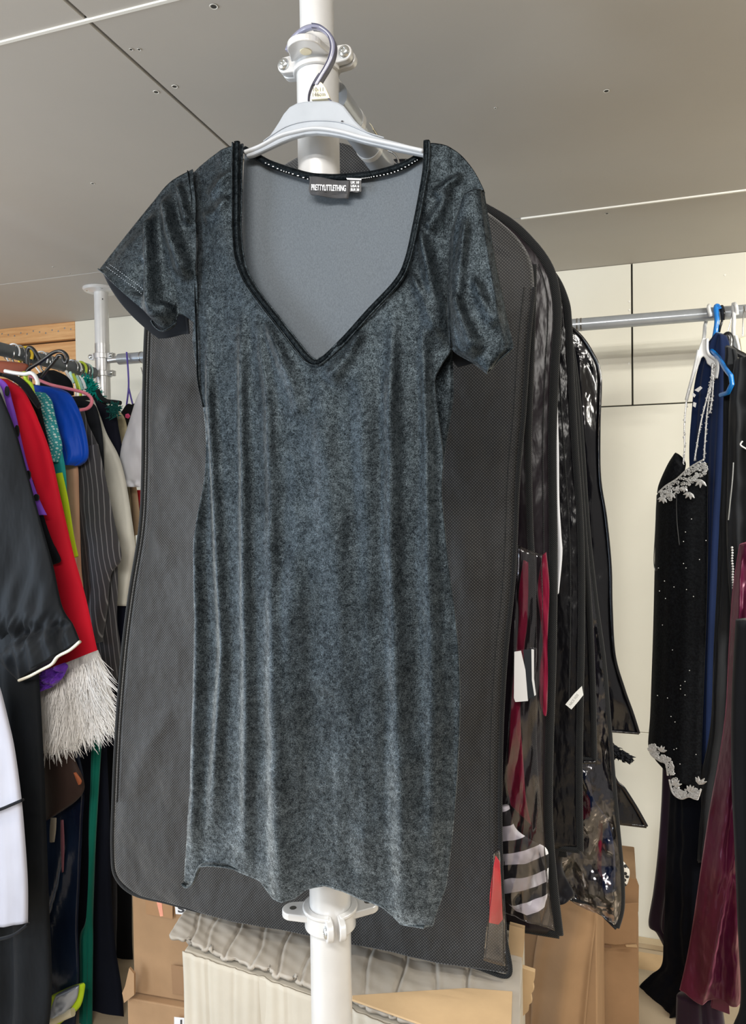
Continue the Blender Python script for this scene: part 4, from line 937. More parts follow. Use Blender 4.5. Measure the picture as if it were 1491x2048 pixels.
# black beaded dress
def beadmat():
    m, t, b = nt('black_beaded_mesh'); inp(b, Roughness=.7); b.inputs['Specular IOR Level'].default_value = .15
    n = noise_node(t, 160, 3, .7, (1, 1, 1)); mixc(t, b, n.outputs['Fac'], (.001, .0015, .003), (.008, .010, .013), .4, .7); bump(t, b, n.outputs['Fac'], .6, .002); return m
silver = plain('silver_bead_lace', (.74, .75, .76), .35, .25, .6, 0, .2, 200)
silver_b = silver
bd = thing('beaded_dress', 'black beaded strappy dress with silver lace at neckline and hem, on the white hanger', 'dress', onY(1360, 1590, 2.36))
KD = -.9; YB0 = 2.50
cloth('body', [((1347, 965), (1412, 925)), ((1318, 985), (1414, 950)), ((1313, 1010), (1413, 1010)), ((1311, 1080), (1413, 1080)), ((1309, 1180), (1412, 1180)), ((1307, 1260), (1409, 1280)), ((1304, 1350), (1405, 1380)), ((1301, 1430), (1402, 1470)), ((1297, 1486), (1400, 1550)), ((1304, 1500), (1396, 1580))],
      beadmat(), bd, .035, 36, 80, Y=YB0, k=KD, wav=(.003, 2), seed=9, prof=.5)
cloth('cup', [((1350, 905), (1368, 935)), ((1335, 928), (1366, 950)), ((1318, 965), (1360, 975)), ((1314, 985), (1350, 990))], beadmat(), bd, .02, 12, 16, Y=YB0-.02, k=KD)
def lace(pts, parent, w, Y, k, seed, flowers):
    r = np.random.default_rng(seed); m = MB(); P = smoothpath(pts, 90)
    def W2(x, y, dy=0): 
        p = onY(x, y, Y, k); p = p.copy(); p[1] -= dy; return p
    m.tube([W2(x, y, .012) for x, y in P], .0026, 8)
    for i in range(2, 88, 2):
        x, y = P[i]; t = P[i+1]-P[i-1]; t /= np.linalg.norm(t)+1e-9; nrm = np.array([-t[1], t[0]])
        if nrm[1] < 0: nrm = -nrm
        for j in range(3):
            d = r.uniform(.1, 1)*w; c = np.array([x, y])+nrm*d; a0_ = r.uniform(0, 6.28); rad = r.uniform(2, 4.2)
            cp = [W2(c[0]+rad*math.cos(a0_+a)*(1-a/9), c[1]+rad*math.sin(a0_+a)*(1-a/9), .012+r.uniform(0, .004)) for a in np.linspace(0, 5.2, 9)]
            m.tube(cp, .0012, 6)
            m.ball(W2(c[0], c[1], .013), .0014, 6)
    for fx, fy, sc in flowers:
        for a in range(4):
            an = math.radians(55+a*38+r.uniform(-10, 10)); c = W2(fx+sc*math.cos(an), fy+sc*math.sin(an), .014); q = W2(fx, fy, .013)
            m.tube([q, (q+c)/2, c], [.0015, .0045, .001], 7)
    return m
lace([(1316, 985), (1330, 972), (1352, 958), (1372, 940), (1390, 928), (1405, 920)], bd, 26, YB0-.075, KD, 2, [(1325, 995, 12), (1340, 985, 14), (1378, 985, 14), (1400, 960, 16), (1367, 975, 10)]).build('neckline_lace', silver, bd)
lace([(1297, 1488), (1301, 1506), (1318, 1519), (1330, 1525), (1334, 1548)], bd, -12, YB0-.075, KD, 3, [(1320, 1500, -12), (1300, 1500, -10)]).build('hem_lace', silver, bd)
lace([(1337, 1556), (1344, 1582), (1360, 1594), (1376, 1590), (1392, 1594), (1400, 1575)], bd, -14, YB0-.08, KD, 4, [(1348, 1568, -14), (1378, 1580, -14), (1396, 1565, -16)]).build('hem_lace', silver, bd)
for pts in ([(1428, 726), (1422, 760), (1412, 800), (1400, 850), (1388, 922)], [(1424, 726), (1421, 770), (1414, 820), (1410, 870), (1407, 920)], [(1427, 728), (1424, 790), (1419, 825)], [(1372, 800), (1368, 850), (1368, 900), (1362, 950), (1356, 965)]):
    m = MB(); P = smoothpath(pts, 60)
    Wd = [onY(x, y, YH-.015+.00*i) for i, (x, y) in enumerate(P)]
    m.tube(Wd, .0022, 6)
    for i in range(0, 60, 1): m.ball(Wd[i]+rng.normal(0, .0015, 3), .0024, 5)
    m.build('strap', silver, bd)
m = MB(); P = [onY(x, y, YB0-.06, KD) for x, y in smoothpath([(1313, 990), (1310, 1060), (1307, 1120), (1310, 1142), (1314, 1136)], 30)]; m.tube(P, .0012, 6); m.build('loop', MAT['black'], bd)
m = MB(); P = [onY(x, y, YB0-.08, KD) for x, y in smoothpath([(1352, 985), (1353, 1040), (1358, 1090)], 30)]; m.tube(P, .0012, 6); m.build('loop', MAT['black'], bd)
m = MB()
for px, py in [(1382, 1038), (1370, 1064), (1366, 1083), (1411, 1081), (1398, 1119), (1366, 1127), (1371, 1136), (1316, 1136), (1328, 1162), (1318, 1182), (1372, 1179), (1347, 1174), (1344, 1300), (1378, 1341), (1369, 1363), (1360, 1371), (1360, 1378), (1314, 1391), (1334, 1396), (1341, 1433), (1349, 1444), (1352, 1497), (1347, 1499), (1391, 1509), (1359, 1528), (1330, 1197), (1386, 1193), (1324, 1250), (1369, 1390)]:
    m.ball(onY(px, py, YB0-.08, KD), .0015, 6)
m.build('beads', silver, bd, kind='stuff')
# navy garment and blue hanger
w2 = thing('clothes_hanger', 'bright blue plastic tube hanger holding the navy dress on the right rail', 'hanger', onY(1430, 780, YR), HG)
band('hook', [(1438, 618, YR-.035), (1434, 612, YR-.02), (1431, 616, YR-.035), (1433, 640, YR-.04), (1430, 665, YR-.04), (1425, 690, YR-.05), (1422, 705, YR-.05)], 9, YR-.04, MAT['blue'], w2, .006, 50)
MB().tube([onY(x, y, Y_) for x, y, Y_ in [(1421, 700, 2.36), (1437, 716, 2.30), (1450, 738, 2.22), (1461, 752, 2.18), (1463, 768, 2.18), (1455, 785, 2.2), (1441, 790, 2.24)]], .0065, 12).build('arm', MAT['blue'], w2)
MB().tube([onY(x, y, Y_) for x, y, Y_ in [(1421, 700, 2.36), (1412, 728, 2.42), (1402, 752, 2.5)]], .0065, 12).build('arm', MAT['blue'], w2)
navyd = fabric('navy_crepe', (.010, .022, .075), .8, .3, .3, .01, 10)
blk = fabric('black_crepe', (.008, .009, .012), .85, .2, .3, .01, 10); MAT['blk'] = blk
blk2 = fabric('black_cotton', (.020, .022, .026), .85, .3, .5, .014, 9, var=.25); MAT['blk2'] = blk2
RG = 'clothes on the right rail'
cloth('navy_dress', [((1436, 665), (1450, 672)), ((1410, 700), (1458, 690)), ((1390, 760), (1462, 740)), ((1382, 830), (1462, 820)), ((1378, 920), (1458, 920)), ((1390, 1050), (1446, 1050)), ((1392, 1250), (1434, 1250)), ((1392, 1400), (1428, 1400)), ((1390, 1530), (1425, 1545))], navyd, None, .02, 24, 60, Y=2.62, k=-.9, wav=(.008, 3), seed=4,
      label='long navy blue dress hanging just behind the black beaded dress', cat='dress', group=RG)
m = MB()
fl = thing('white_flower_brooch', 'small white fabric flower pinned above the beaded dress beside its strap', 'brooch', onY(1388, 800, 2.30))
sheet('petal', [(1388, 780), (1400, 772), (1404, 776), (1396, 784)], 2.30, .003, MAT['white'], fl); sheet('petal', [(1385, 785), (1391, 790), (1388, 795), (1383, 790)], 2.30, .003, MAT['white'], fl); sheet('petal', [(1386, 804), (1392, 806), (1390, 815), (1385, 812)], 2.30, .003, MAT['white'], fl)
w3 = thing('clothes_hanger', 'black wooden hanger with steel hook on the right rail beside the blue one', 'hanger', onY(1460, 700, YR), HG)
MB().tube([onY(x, y, Y_) for x, y, Y_ in [(1466, 616, 2.385), (1463, 625, 2.375), (1461, 640, 2.375), (1457, 655, 2.38), (1454, 668, 2.38)]], .0016, 8).build('hook', MAT['wire'], w3)
band('body', [(1446, 690), (1449, 676), (1455, 670), (1459, 678), (1459, 694), (1470, 704), (1485, 712), (1500, 722)], 13, 2.36, MAT['black'], w3, .008, 60)
w4 = thing('clothes_hanger', 'black plastic hanger with small pale blue size clip touching the blue hanger', 'hanger', onY(1442, 680, YR), HG)
band('hook', [(1446, 640, 2.37), (1447, 625, 2.36), (1444, 613, 2.38), (1441, 616, 2.385), (1443, 640, 2.37), (1439, 655, 2.37), (1436, 670, 2.38)], 4.5, 2.38, MAT['black'], w4, .004, 50)
sheet('size_clip', [(1434, 664), (1440, 665), (1440, 679), (1433, 678)], 2.36, .004, plain('pale_blue_clip', (.5, .75, .8), .4), w4)
w5 = thing('clothes_hanger', 'wide white plastic hanger at the right edge of the picture on the right rail', 'hanger', onY(1470, 700, YR), HG)
band('hook', [(1473, 630, 2.37), (1471, 612, 2.36), (1466, 609, 2.38), (1467, 640, 2.36), (1466, 655, 2.36), (1466, 672, 2.37)], 7, 2.36, MAT['white'], w5, .006, 50)
sheet('body', [(1463, 676), (1472, 672), (1477, 690), (1481, 704), (1500, 714), (1510, 722), (1510, 728), (1480, 715), (1462, 700)], 2.385, .007, MAT['hangerwhite'], w5, bevel=.002)
band('rim', [(1470, 672), (1475, 690), (1479, 706), (1492, 714), (1510, 722)], 6, 2.37, MAT['white'], w5, .008, 30)
w6 = thing('clothes_hanger', 'cream wooden hanger on a thin wire hook at the far right of the right rail', 'hanger', onY(1486, 690, YR), HG)
MB().tube([onY(x, y, Y_) for x, y, Y_ in [(1489, 625, 2.37), (1487, 612, 2.38), (1485, 640, 2.37), (1484, 672, 2.37)]], .0014, 8).build('hook', MAT['wire'], w6)
sheet('body', [(1478, 676), (1500, 670), (1510, 700), (1510, 716), (1482, 706)], 2.40, .01, MAT['cream'], w6, bevel=.002)
# black garments at right
cloth('black_dress', [((1452, 690), (1470, 700)), ((1448, 735), (1476, 730)), ((1446, 820), (1478, 820)), ((1444, 900), (1476, 900)), ((1440, 1000), (1474, 1000)), ((1432, 1180), (1472, 1180)), ((1426, 1300), (1468, 1300)), ((1420, 1450), (1462, 1450)), ((1400, 1560), (1450, 1560)), ((1397, 1640), (1440, 1640)), ((1394, 1720), (1430, 1720))], blk2, None, .015, 24, 70, Y=2.56, k=-.9, wav=(.012, 3), seed=6, noise=(.006, 14, 2),
      label='black dress with gathered seam hanging between the navy and the burgundy dress', cat='dress', group=RG)
sk = cloth('black_jacket', [((1468, 720), (1500, 716)), ((1458, 800), (1510, 790)), ((1456, 860), (1515, 860)), ((1454, 950), (1520, 950)), ((1452, 1060), (1520, 1060)), ((1456, 1160), (1516, 1160)), ((1462, 1240), (1512, 1240))], blk2, None, .03, 24, 60, Y=2.22, wav=(.012, 2), seed=8, noise=(.008, 12, 1.6),
      label='black jacket with silver bead trim at the right edge above the burgundy gown', cat='jacket', group=RG)
bt = MB()
for i in range(16): bt.ball(onY(1463+i*.15+math.sin(i)*.5, 1095+i*5.4, 2.18), .0032, 6)
bt2 = bt.build('bead_trim', silver, sk)
MB().tube([onY(x, y, 2.17) for x, y in smoothpath([(1484, 882), (1480, 890), (1492, 898)], 14)], .0022, 6).build('buckle', silver, sk)
MB().tube([onY(x, y, 2.18) for x, y in smoothpath([(1466, 925), (1464, 960), (1460, 1000), (1456, 1040)], 20)], .0018, 6).build('zip', MAT['zinc'], sk)
# burgundy gown
def satin(name, c1, c2, rough=.3, sheen=.6, tint=(.9, .3, .45)):
    m, t, b = nt(name); inp(b, Roughness=rough, Sheen_Weight=sheen, Sheen_Roughness=.3, Metallic=.25); b.inputs['Sheen Tint'].default_value = c4(tint)
    n = noise_node(t, 8, 4, .5, (1, 1, .3)); mixc(t, b, n.outputs['Fac'], c1, c2, .3, .7); n2 = noise_node(t, 30, 3, .6, (1, 1, .5)); b1 = bump(t, b, n.outputs['Fac'], .5, .02); bump(t, b, n2.outputs['Fac'], .25, .006, b1); return m
burg = satin('burgundy_taffeta', (.050, .006, .022), (.13, .013, .05))
gown = thing('burgundy_gown', 'long burgundy satin gown with flared skirt at the right edge', 'dress', onY(1430, 2010, 2.05))
cloth('skirt', [((1478, 1090), (1510, 1080)), ((1464, 1180), (1520, 1180)), ((1456, 1300), (1520, 1300)), ((1450, 1420), (1520, 1420)), ((1436, 1520), (1500, 1520)), ((1418, 1620), (1482, 1620)), ((1400, 1740), (1486, 1740)), ((1384, 1850), (1488, 1850)), ((1370, 1930), (1490, 1940)), ((1358, 1984), (1492, 1990))], burg, gown, .03, 60, 130, Y=2.10, prof=.5,
      ridges=[([(1490, 1150), (1470, 1400), (1440, 1650), (1400, 1960)], 9, .035), ([(1500, 1200), (1480, 1450), (1455, 1700), (1385, 2060)], 7, .030), ([(1502, 1300), (1470, 1600), (1462, 1900), (1465, 2060)], 10, .035), ([(1480, 1100), (1460, 1350), (1430, 1550)], 6, .02)],
      noise=(.008, 9, 2.2), seed=15, warp=lambda x, y: (x, y+np.where(y > 1900, (y-1900)/90*6*np.sin(x/11.), 0)))
sheet('underskirt', [(1424, 1990), (1456, 1992), (1459, 2030), (1421, 2016)], 2.12, .01, burg, gown, bevel=.002)
cloth('black_dress', [((1470, 1240), (1520, 1240)), ((1462, 1400), (1530, 1400)), ((1462, 1560), (1530, 1560)), ((1468, 1700), (1530, 1700)), ((1474, 1850), (1540, 1850)), ((1480, 2000), (1540, 2000)), ((1462, 2060), (1540, 2060)), ((1460, 2110), (1540, 2110))], blk, None, .03, 24, 50, Y=1.97, wav=(.01, 2), seed=18, label='plain black long dress at the right edge in front of the burgundy gown', cat='dress', group=RG)
# black velvet long gown and plum piece
plum = fabric('dark_plum_fabric', (.022, .010, .024), .6, .4, .3)
cloth('plum_skirt', [((1325, 1500), (1400, 1530)), ((1322, 1600), (1400, 1600)), ((1315, 1700), (1400, 1700)), ((1306, 1780), (1400, 1780)), ((1296, 1848), (1400, 1850)), ((1312, 1866), (1400, 1880)), ((1330, 1900), (1400, 1910))], plum, None, .015, 24, 50, Y=2.68, k=-.9, wav=(.008, 3), seed=19, label='dark plum skirt hanging behind the long black velvet gown', cat='skirt', group=RG)
bvel = fabric('midnight_velvet', (.002, .003, .007), .9, .05, .4, .02, 7)
cloth('velvet_gown', [((1345, 1500), (1398, 1500)), ((1336, 1640), (1420, 1640)), ((1330, 1760), (1425, 1760)), ((1326, 1880), (1430, 1880)), ((1322, 1930), (1440, 1930)), ((1300, 1950), (1440, 1960)), ((1276, 1976), (1440, 1990)), ((1272, 2014), (1420, 2020)), ((1300, 2026), (1380, 2030))], bvel, None, .02, 40, 80, Y=2.57, k=-.9, wav=(.006, 3), seed=20, noise=(.008, 20), label='long black velvet gown whose hem spreads over the carton at lower right', cat='dress', group=RG)
cloth('plum_skirt', [((1352, 1990), (1440, 1990)), ((1350, 2060), (1450, 2060)), ((1348, 2120), (1450, 2120))], plum, None, .03, 24, 20, Y=2.16, wav=(.012, 3), seed=21, label='dark plum hem below the burgundy gown at the bottom right', cat='skirt', group=RG)
# ================================================================== left pole, rails and clothes
pd = ray(205.5, 745); LPY = 2.372; pp = onY(205.5, 745, LPY); LX = float(pp[0])
lp = thing('support_pole', 'pale metal pole at the left with a round ceiling flange', 'pole', (LX, LPY, 0))
ztl = float(onY(205.5, 688, LPY)[2])
MB().tube([(LX, LPY, .003), (LX, LPY, ztl)], .0272, 40).build('lower_tube', MAT['alu'], lp)
MB().tube([(LX, LPY, ztl-.02), (LX, LPY, ZC-.006)], .0262, 40).build('upper_tube', MAT['powder'], lp)
MB().ring((LX, LPY, ZC-.0005), (0, 0, 1), [(.0001, 0), (.066, 0), (.067, -.004), (.062, -.010), (.03, -.013), (.0265, -.016)], 48).build('ceiling_flange', MAT['powder'], lp)
MB().ring((LX, LPY, 0), (0, 0, 1), [(.0001, 0), (.06, 0), (.06, .006), (.0275, .010)], 40).build('foot_plate', MAT['powder'], lp)
s_ = MB()
for a in (.6, 2.5, 3.8, 5.4): s_.ring((LX+.048*math.cos(a), LPY+.048*math.sin(a), ZC-.012), (0, 0, -1), [(.006, 0), (.004, .001), (.0001, .0012)], 14)
s_.build('screws', MAT['zinc'], lp)
MB().ring(onY(205, 598, LPY-.0262), (0, -1, 0), [(.003, 0), (.0001, .001)], 12).build('set_screw', MAT['ink'], lp)
for py, sgn in ((713, 1), (748, -1)):
    zc_ = float(onY(205.5, py, LPY)[2]); m = MB()
    m.ring((LX, LPY, zc_), (0, 0, 1), [(.0275, -.010), (.033, -.010), (.033, .010), (.0275, .010)], 40)
    for sx in (-1, 1):
        m.box(min(LX+sx*.03, LX+sx*.052), max(LX+sx*.03, LX+sx*.052), LPY-.012, LPY-.003, zc_-.010, zc_+.010)
        m.box(min(LX+sx*.03, LX+sx*.052), max(LX+sx*.03, LX+sx*.052), LPY+.001, LPY+.010, zc_-.010, zc_+.010)
    cl_ = m.build('clamp', MAT['alu'], lp, True, .001, 2)
    for sx in (-1, 1): MB().ring((LX+sx*.046, LPY-.012, zc_), (0, -1, 0), [(.008, 0), (.008, .003), (.005, .006), (.0001, .007)], 18).build('bolt', MAT['zinc'], lp)
zR1 = float(onY(270, 716, LPY)[2]); zL = float(onY(195, 748, LPY-.1)[2])
rs = thing('hanging_rail', 'short silver rail between the left pole and the charcoal garment bag', 'rail', (LX+.5, LPY, zR1-.02))
MB().tube([(LX+.075, LPY, zR1), (LX+1.05, LPY, zR1)], .0205, 30).build('tube', MAT['railgrey'], rs)
MB().tube([(LX+.03, LPY, zR1), (LX+.08, LPY, zR1)], .012, 16).build('end_fitting', MAT['alu'], rs)
for px in (283,):
    x = float(onY(px, 716, LPY)[0]); MB().tube([(x, LPY, zR1), (x+.003, LPY, zR1)], .0222, 24).build('wire_loop', MAT['wire'], rs)
# left rail towards the camera
P_far = onX(182, 744, LX+.0); 
rl = thing('hanging_rail', 'dark grey sleeved rail running from the left pole to the left edge, full of clothes', 'rail', (LX, 1.8, ZR-.02))
zl0 = float(onX(182, 745, LX)[2]); zl1 = float(onX(0, 698, LX)[2]); 
MB().tube([(LX, 1.1, zl1+(zl1-zl0)*.7), (LX, float(onX(0, 698, LX)[1]), zl1), (LX, LPY-.055, zl0)], .0215, 30).build('tube', MAT['railsleeve'], rl)
MB().tube([(LX, LPY-.06, zl0), (LX, LPY-.02, zl0)], .012, 16).build('end_fitting', MAT['alu'], rl)
cw_ = MB()
for i in range(7):
    y = 1.75+i*.08; cw_.ring((LX, y, zl0), (0, 1, 0), [(.0215, 0), (.0228, .001), (.0228, .003), (.0215, .004)], 26)
cw_.build('wire_loops', MAT['wire'], rl)
LG = 'clothes packed on the left rail'
def gar(name, lab, cat, Y, edge, mat, X=None, parent=None, th=.012, wav=(.005, 3), seed=1, rows=None, nu=26, nv=60, noise=None, ridges=None, grp=LG, **k):
    rw = rows if rows else rows_from_edge(edge, LX-.22 if X is None else X, Y)
    kw = dict(label=lab, cat=cat, group=grp) if parent is None else {}
    if lab is None: kw = {}
    return cloth(name, rw, mat, parent, th, nu, nv, Y=Y, wav=wav, seed=seed, noise=noise, ridges=ridges, **kw, **k)
# far ones first
gar('black_coat', 'long black coat at the far end of the left rail beside the charcoal bag', 'coat', 2.15, [(200, 790), (225, 840), (236, 980), (246, 1180), (244, 1300), (240, 1500), (246, 1650), (262, 1757), (264, 1875), (266, 1920), (264, 1945), (252, 1990), (256, 2110)], MAT['blk'], seed=3)
gar('grey_trousers', 'grey trousers hanging low behind the black coat on the left', 'trousers', 2.08, None, fabric('grey_wool', (.06, .065, .08), .9), rows=[((215, 1700), (228, 1700)), ((218, 1757), (233, 1762)), ((221, 1800), (233, 1850)), ((216, 1900), (232, 1885)), ((214, 2000), (233, 2000))], seed=5, wav=None)
gar('cream_blouse', 'pale yellow cream blouse next to the white puff sleeve blouse', 'blouse', 2.19, [(236, 820), (250, 838), (257, 880), (262, 960), (270, 1060), (272, 1100)], fabric('pale_yellow_satin', (.66, .58, .38), .5, .3), X=LX, seed=6)
gar('tan_blouse', 'tan blouse with gold edge below the white puff sleeve', 'blouse', 2.16, None, fabric('tan_crepe', (.48, .34, .22), .8), rows=[((258, 960), (270, 960)), ((262, 1000), (276, 1000)), ((266, 1072), (282, 1066))], seed=7, wav=None, th=.01)
gar('red_shirt', 'red shirt sliver behind the charcoal bag under the white puff sleeve', 'shirt', 2.2, None, redm, rows=[((270, 980), (284, 980)), ((276, 1010), (290, 1010)), ((280, 1060), (290, 1060))], seed=8, wav=None, th=.01)
gar('black_jacket', 'black tailored jacket between the cream shirt and the pale yellow blouse', 'jacket', 2.09, [(190, 800), (228, 822), (238, 860), (246, 910), (252, 985), (250, 1100)], fabric('navy_black_wool', (.008, .009, .018), .8), seed=9)
gar('cream_shirt', 'ivory satin shirt hanging left of the black tailored jacket', 'shirt', 2.05, [(188, 800), (201, 833), (214, 868), (237, 911), (250, 955), (258, 1000), (270, 1084), (270, 1108), (262, 1160), (254, 1212)], fabric('ivory_satin', (.70, .69, .62), .45, .3, .4, .012, 7), seed=10, noise=(.006, 22, 2),
    ridges=[([(215, 960), (235, 1040), (262, 1090)], 7, .016), ([(238, 1080), (240, 1200)], 5, .01)])
gar('navy_trousers', 'navy trousers below the ivory shirt beside the charcoal bag', 'trousers', 2.07, [(228, 1170), (250, 1190), (252, 1260), (246, 1400), (240, 1500)], fabric('deep_navy', (.006, .008, .02), .8), seed=11)
gar('black_waistcoat', 'black garment between the pinstripe jacket and the ivory shirt', 'waistcoat', 2.02, [(168, 800), (190, 810), (200, 840), (206, 880), (209, 945), (212, 1000)], fabric('black_wool', (.014, .016, .02), .85), seed=12)
def pin():
    m, t, b = nt('grey_pinstripe_wool'); inp(b, Roughness=.85, Sheen_Weight=.3)
    tc = t.nodes.new('ShaderNodeTexCoord'); mp = t.nodes.new('ShaderNodeMapping'); mp.inputs['Rotation'].default_value = (0, .10, 0)
    w = t.nodes.new('ShaderNodeTexWave'); w.bands_direction = 'X'; w.inputs['Scale'].default_value = 19; w.inputs['Distortion'].default_value = .8; w.inputs['Detail Scale'].default_value = .8
    t.links.new(tc.outputs['Object'], mp.inputs[0]); t.links.new(mp.outputs[0], w.inputs[0])
    mixc(t, b, w.outputs['Fac'], (.040, .040, .046), (.22, .22, .23), .90, .985); n = noise_node(t, 8, 3); bump(t, b, n.outputs['Fac'], .4, .012); return m
pm = pin()
pj = gar('pinstripe_jacket', 'charcoal pinstripe jacket to the right of the blue shirt', 'jacket', 1.98, [(168, 815), (175, 845), (196, 891), (207, 943), (220, 1010), (232, 1100), (236, 1160), (234, 1240), (241, 1294), (237, 1340), (232, 1376)], pm, seed=13, noise=(.006, 20, 2))
cloth('sleeve', [((150, 905), (196, 888)), ((152, 960), (210, 950)), ((156, 1030), (229, 1043)), ((160, 1090), (243, 1115)), ((166, 1160), (222, 1150)), ((176, 1230), (214, 1220)), ((186, 1288), (203, 1284))], pm, pj, .02, 24, 50, Y=1.95, noise=(.005, 15, 2), seed=14)
gar('peach_dress', 'peach dress between the blue shirt and the teal leotard', 'dress', 1.92, [(140, 900), (155, 930), (158, 980), (160, 1060), (163, 1140), (166, 1190), (150, 1280)], fabric('peach_crepe', (.72, .42, .27), .7, .3), seed=15)
blueM = fabric('royal_blue_satin', (.004, .07, .52), .42, .3, .5, .015, 10)
bt_ = gar('blue_shirt', 'royal blue short sleeved shirt under the pink hanger', 'shirt', 1.90, [(112, 776), (137, 786), (155, 811), (169, 856), (176, 913), (166, 928)], blueM, seed=16, rows=[(onY(60, 772, 1.9), onY(112, 775, 1.9)), (onY(66, 790, 1.9), onY(140, 788, 1.9)), (onY(80, 830, 1.9), onY(160, 825, 1.9)), (onY(100, 870, 1.9), onY(171, 865, 1.9)), (onY(118, 897, 1.9), onY(176, 905, 1.9)), (onY(128, 915, 1.9), onY(170, 922, 1.9)), (onY(136, 929, 1.9), onY(154, 932, 1.9))], noise=(.007, 18, 1.8), th=.03)
def dots(): 
    m, t, b = nt('teal_dotted_mesh'); inp(b, Roughness=.6)
    tc = t.nodes.new('ShaderNodeTexCoord'); mp = t.nodes.new('ShaderNodeMapping'); mp.inputs['Rotation'].default_value = (0, .5, 0); mp.inputs['Scale'].default_value = (90, 90, 130)
    v = t.nodes.new('ShaderNodeTexVoronoi'); v.inputs['Scale'].default_value = 1; v.inputs['Randomness'].default_value = .15
    t.links.new(tc.outputs['Object'], mp.inputs[0]); t.links.new(mp.outputs[0], v.inputs['Vector']); mixc(t, b, v.outputs['Distance'], (.65, .86, .85), (.02, .34, .38), .33, .42); return m
tl = gar('teal_leotard', 'teal leotard with pale dotted shoulder between the red dress and the blue shirt', 'leotard', 1.83, [(100, 880), (119, 884), (127, 915), (132, 948), (135, 1000), (140, 1040), (148, 1075)], fabric('teal_lycra', (.03, .46, .47), .45, .3, .2), seed=17, X=LX-.1)
cloth('dotted_shoulder', [((66, 786), (88, 785)), ((74, 798), (101, 800)), ((82, 830), (108, 830)), ((90, 860), (115, 860)), ((98, 898), (122, 892)), ((104, 920), (114, 925))], dots(), tl, .022, 20, 30, Y=1.815)
gar('neon_trim_shirt', 'pale pink shirt with neon yellow green hem beside the red dress', 'shirt', 1.80, None, fabric('neon_lime', (.60, .85, .02), .5, .2), rows=[((110, 950), (124, 945)), ((120, 1000), (136, 1000)), ((134, 1076), (147, 1070)), ((142, 1118), (156, 1112))], seed=18, wav=None, th=.01)
gar('black_shirt', 'black shirt edge hanging between the red dress and the teal leotard', 'shirt', 1.76, [(60, 775), (78, 805), (88, 845), (96, 880), (104, 920), (112, 960), (128, 1040)], MAT['blk'], seed=19, X=LX-.1)
gar('orange_shirt', 'orange shirt edge peeking out beside the red dress', 'shirt', 1.73, [(50, 790), (66, 815), (78, 845), (84, 880), (90, 905), (98, 930)], fabric('orange_cotton', (.80, .16, .04), .7), seed=20, X=LX-.05)
# red dress with fur hem
redd = fabric('scarlet_crepe', (.66, .008, .028), .65, .35, .25, .012, 6)
rd = thing('red_fur_dress', 'long bright red dress sleeve with white fluffy fur hem', 'dress', onY(150, 1520, 1.7), LG)
cloth('body', [(onY(-80, 757, 1.7), onY(15, 758, 1.7)), (onY(-80, 775, 1.7), onY(46, 780, 1.7)), (onY(-70, 820, 1.7), onY(70, 825, 1.7)), (onY(-50, 900, 1.7), onY(100, 902, 1.7)), (onY(-20, 1000, 1.7), onY(121, 994, 1.7)), (onY(20, 1110, 1.7), onY(146, 1103, 1.7)), (onY(50, 1200, 1.7), onY(171, 1193, 1.7)), (onY(66, 1290, 1.7), onY(190, 1280, 1.7)), (onY(76, 1360, 1.7), onY(199, 1318, 1.7))], redd, rd, .028, 30, 70, ridges=[([(10, 770), (40, 850), (60, 950)], 8, .012), ([(50, 800), (80, 900), (100, 1000)], 8, -.008)])
whf = plain('white_faux_fur', (.86, .84, .82), .7)
fu = MB(); r = np.random.default_rng(12)
cloth('hem_cuff', [((78, 1350), (196, 1300)), ((82, 1420), (216, 1352)), ((86, 1450), (222, 1400)), ((92, 1480), (222, 1430))], fabric('white_fur_base', (.80, .78, .77), .9, .5, .8, .02, 40), rd, .03, 20, 20, Y=1.7)
for i in range(2600):
    u = r.uniform(0, 1); v = r.uniform(0, 1)**.9
    bx = (79+120*u)*(1-v)+(90+130*u)*v; by = (1372-62*u)*(1-v)+(1462-50*u)*v
    cl_ = math.sin(u*34+v*3)*.16+math.sin(u*71+2)*.08
    p = onY(bx, by, 1.7-.03*math.sin(math.pi*u)**.6-r.uniform(0, .012))
    L = r.uniform(.05, .095)*(1.0+.15*v); ang = .10+.32*u+cl_+r.normal(0, .12)
    d = np.array([math.sin(ang), r.normal(-.18, .12), -math.cos(ang)]); cu_ = r.normal(.15, .30)
    P = [p+d*L*f+np.array([cu_*L*f*f*.6, -.004*f, .12*abs(cu_)*L*f*f]) for f in (0, .3, .6, .85, 1)]
    fu.tube(P, [.0011, .0011, .0009, .0005, .0002], 3, caps=False)
fu.build('fur_hem', whf, rd, kind='stuff')
m = MB()
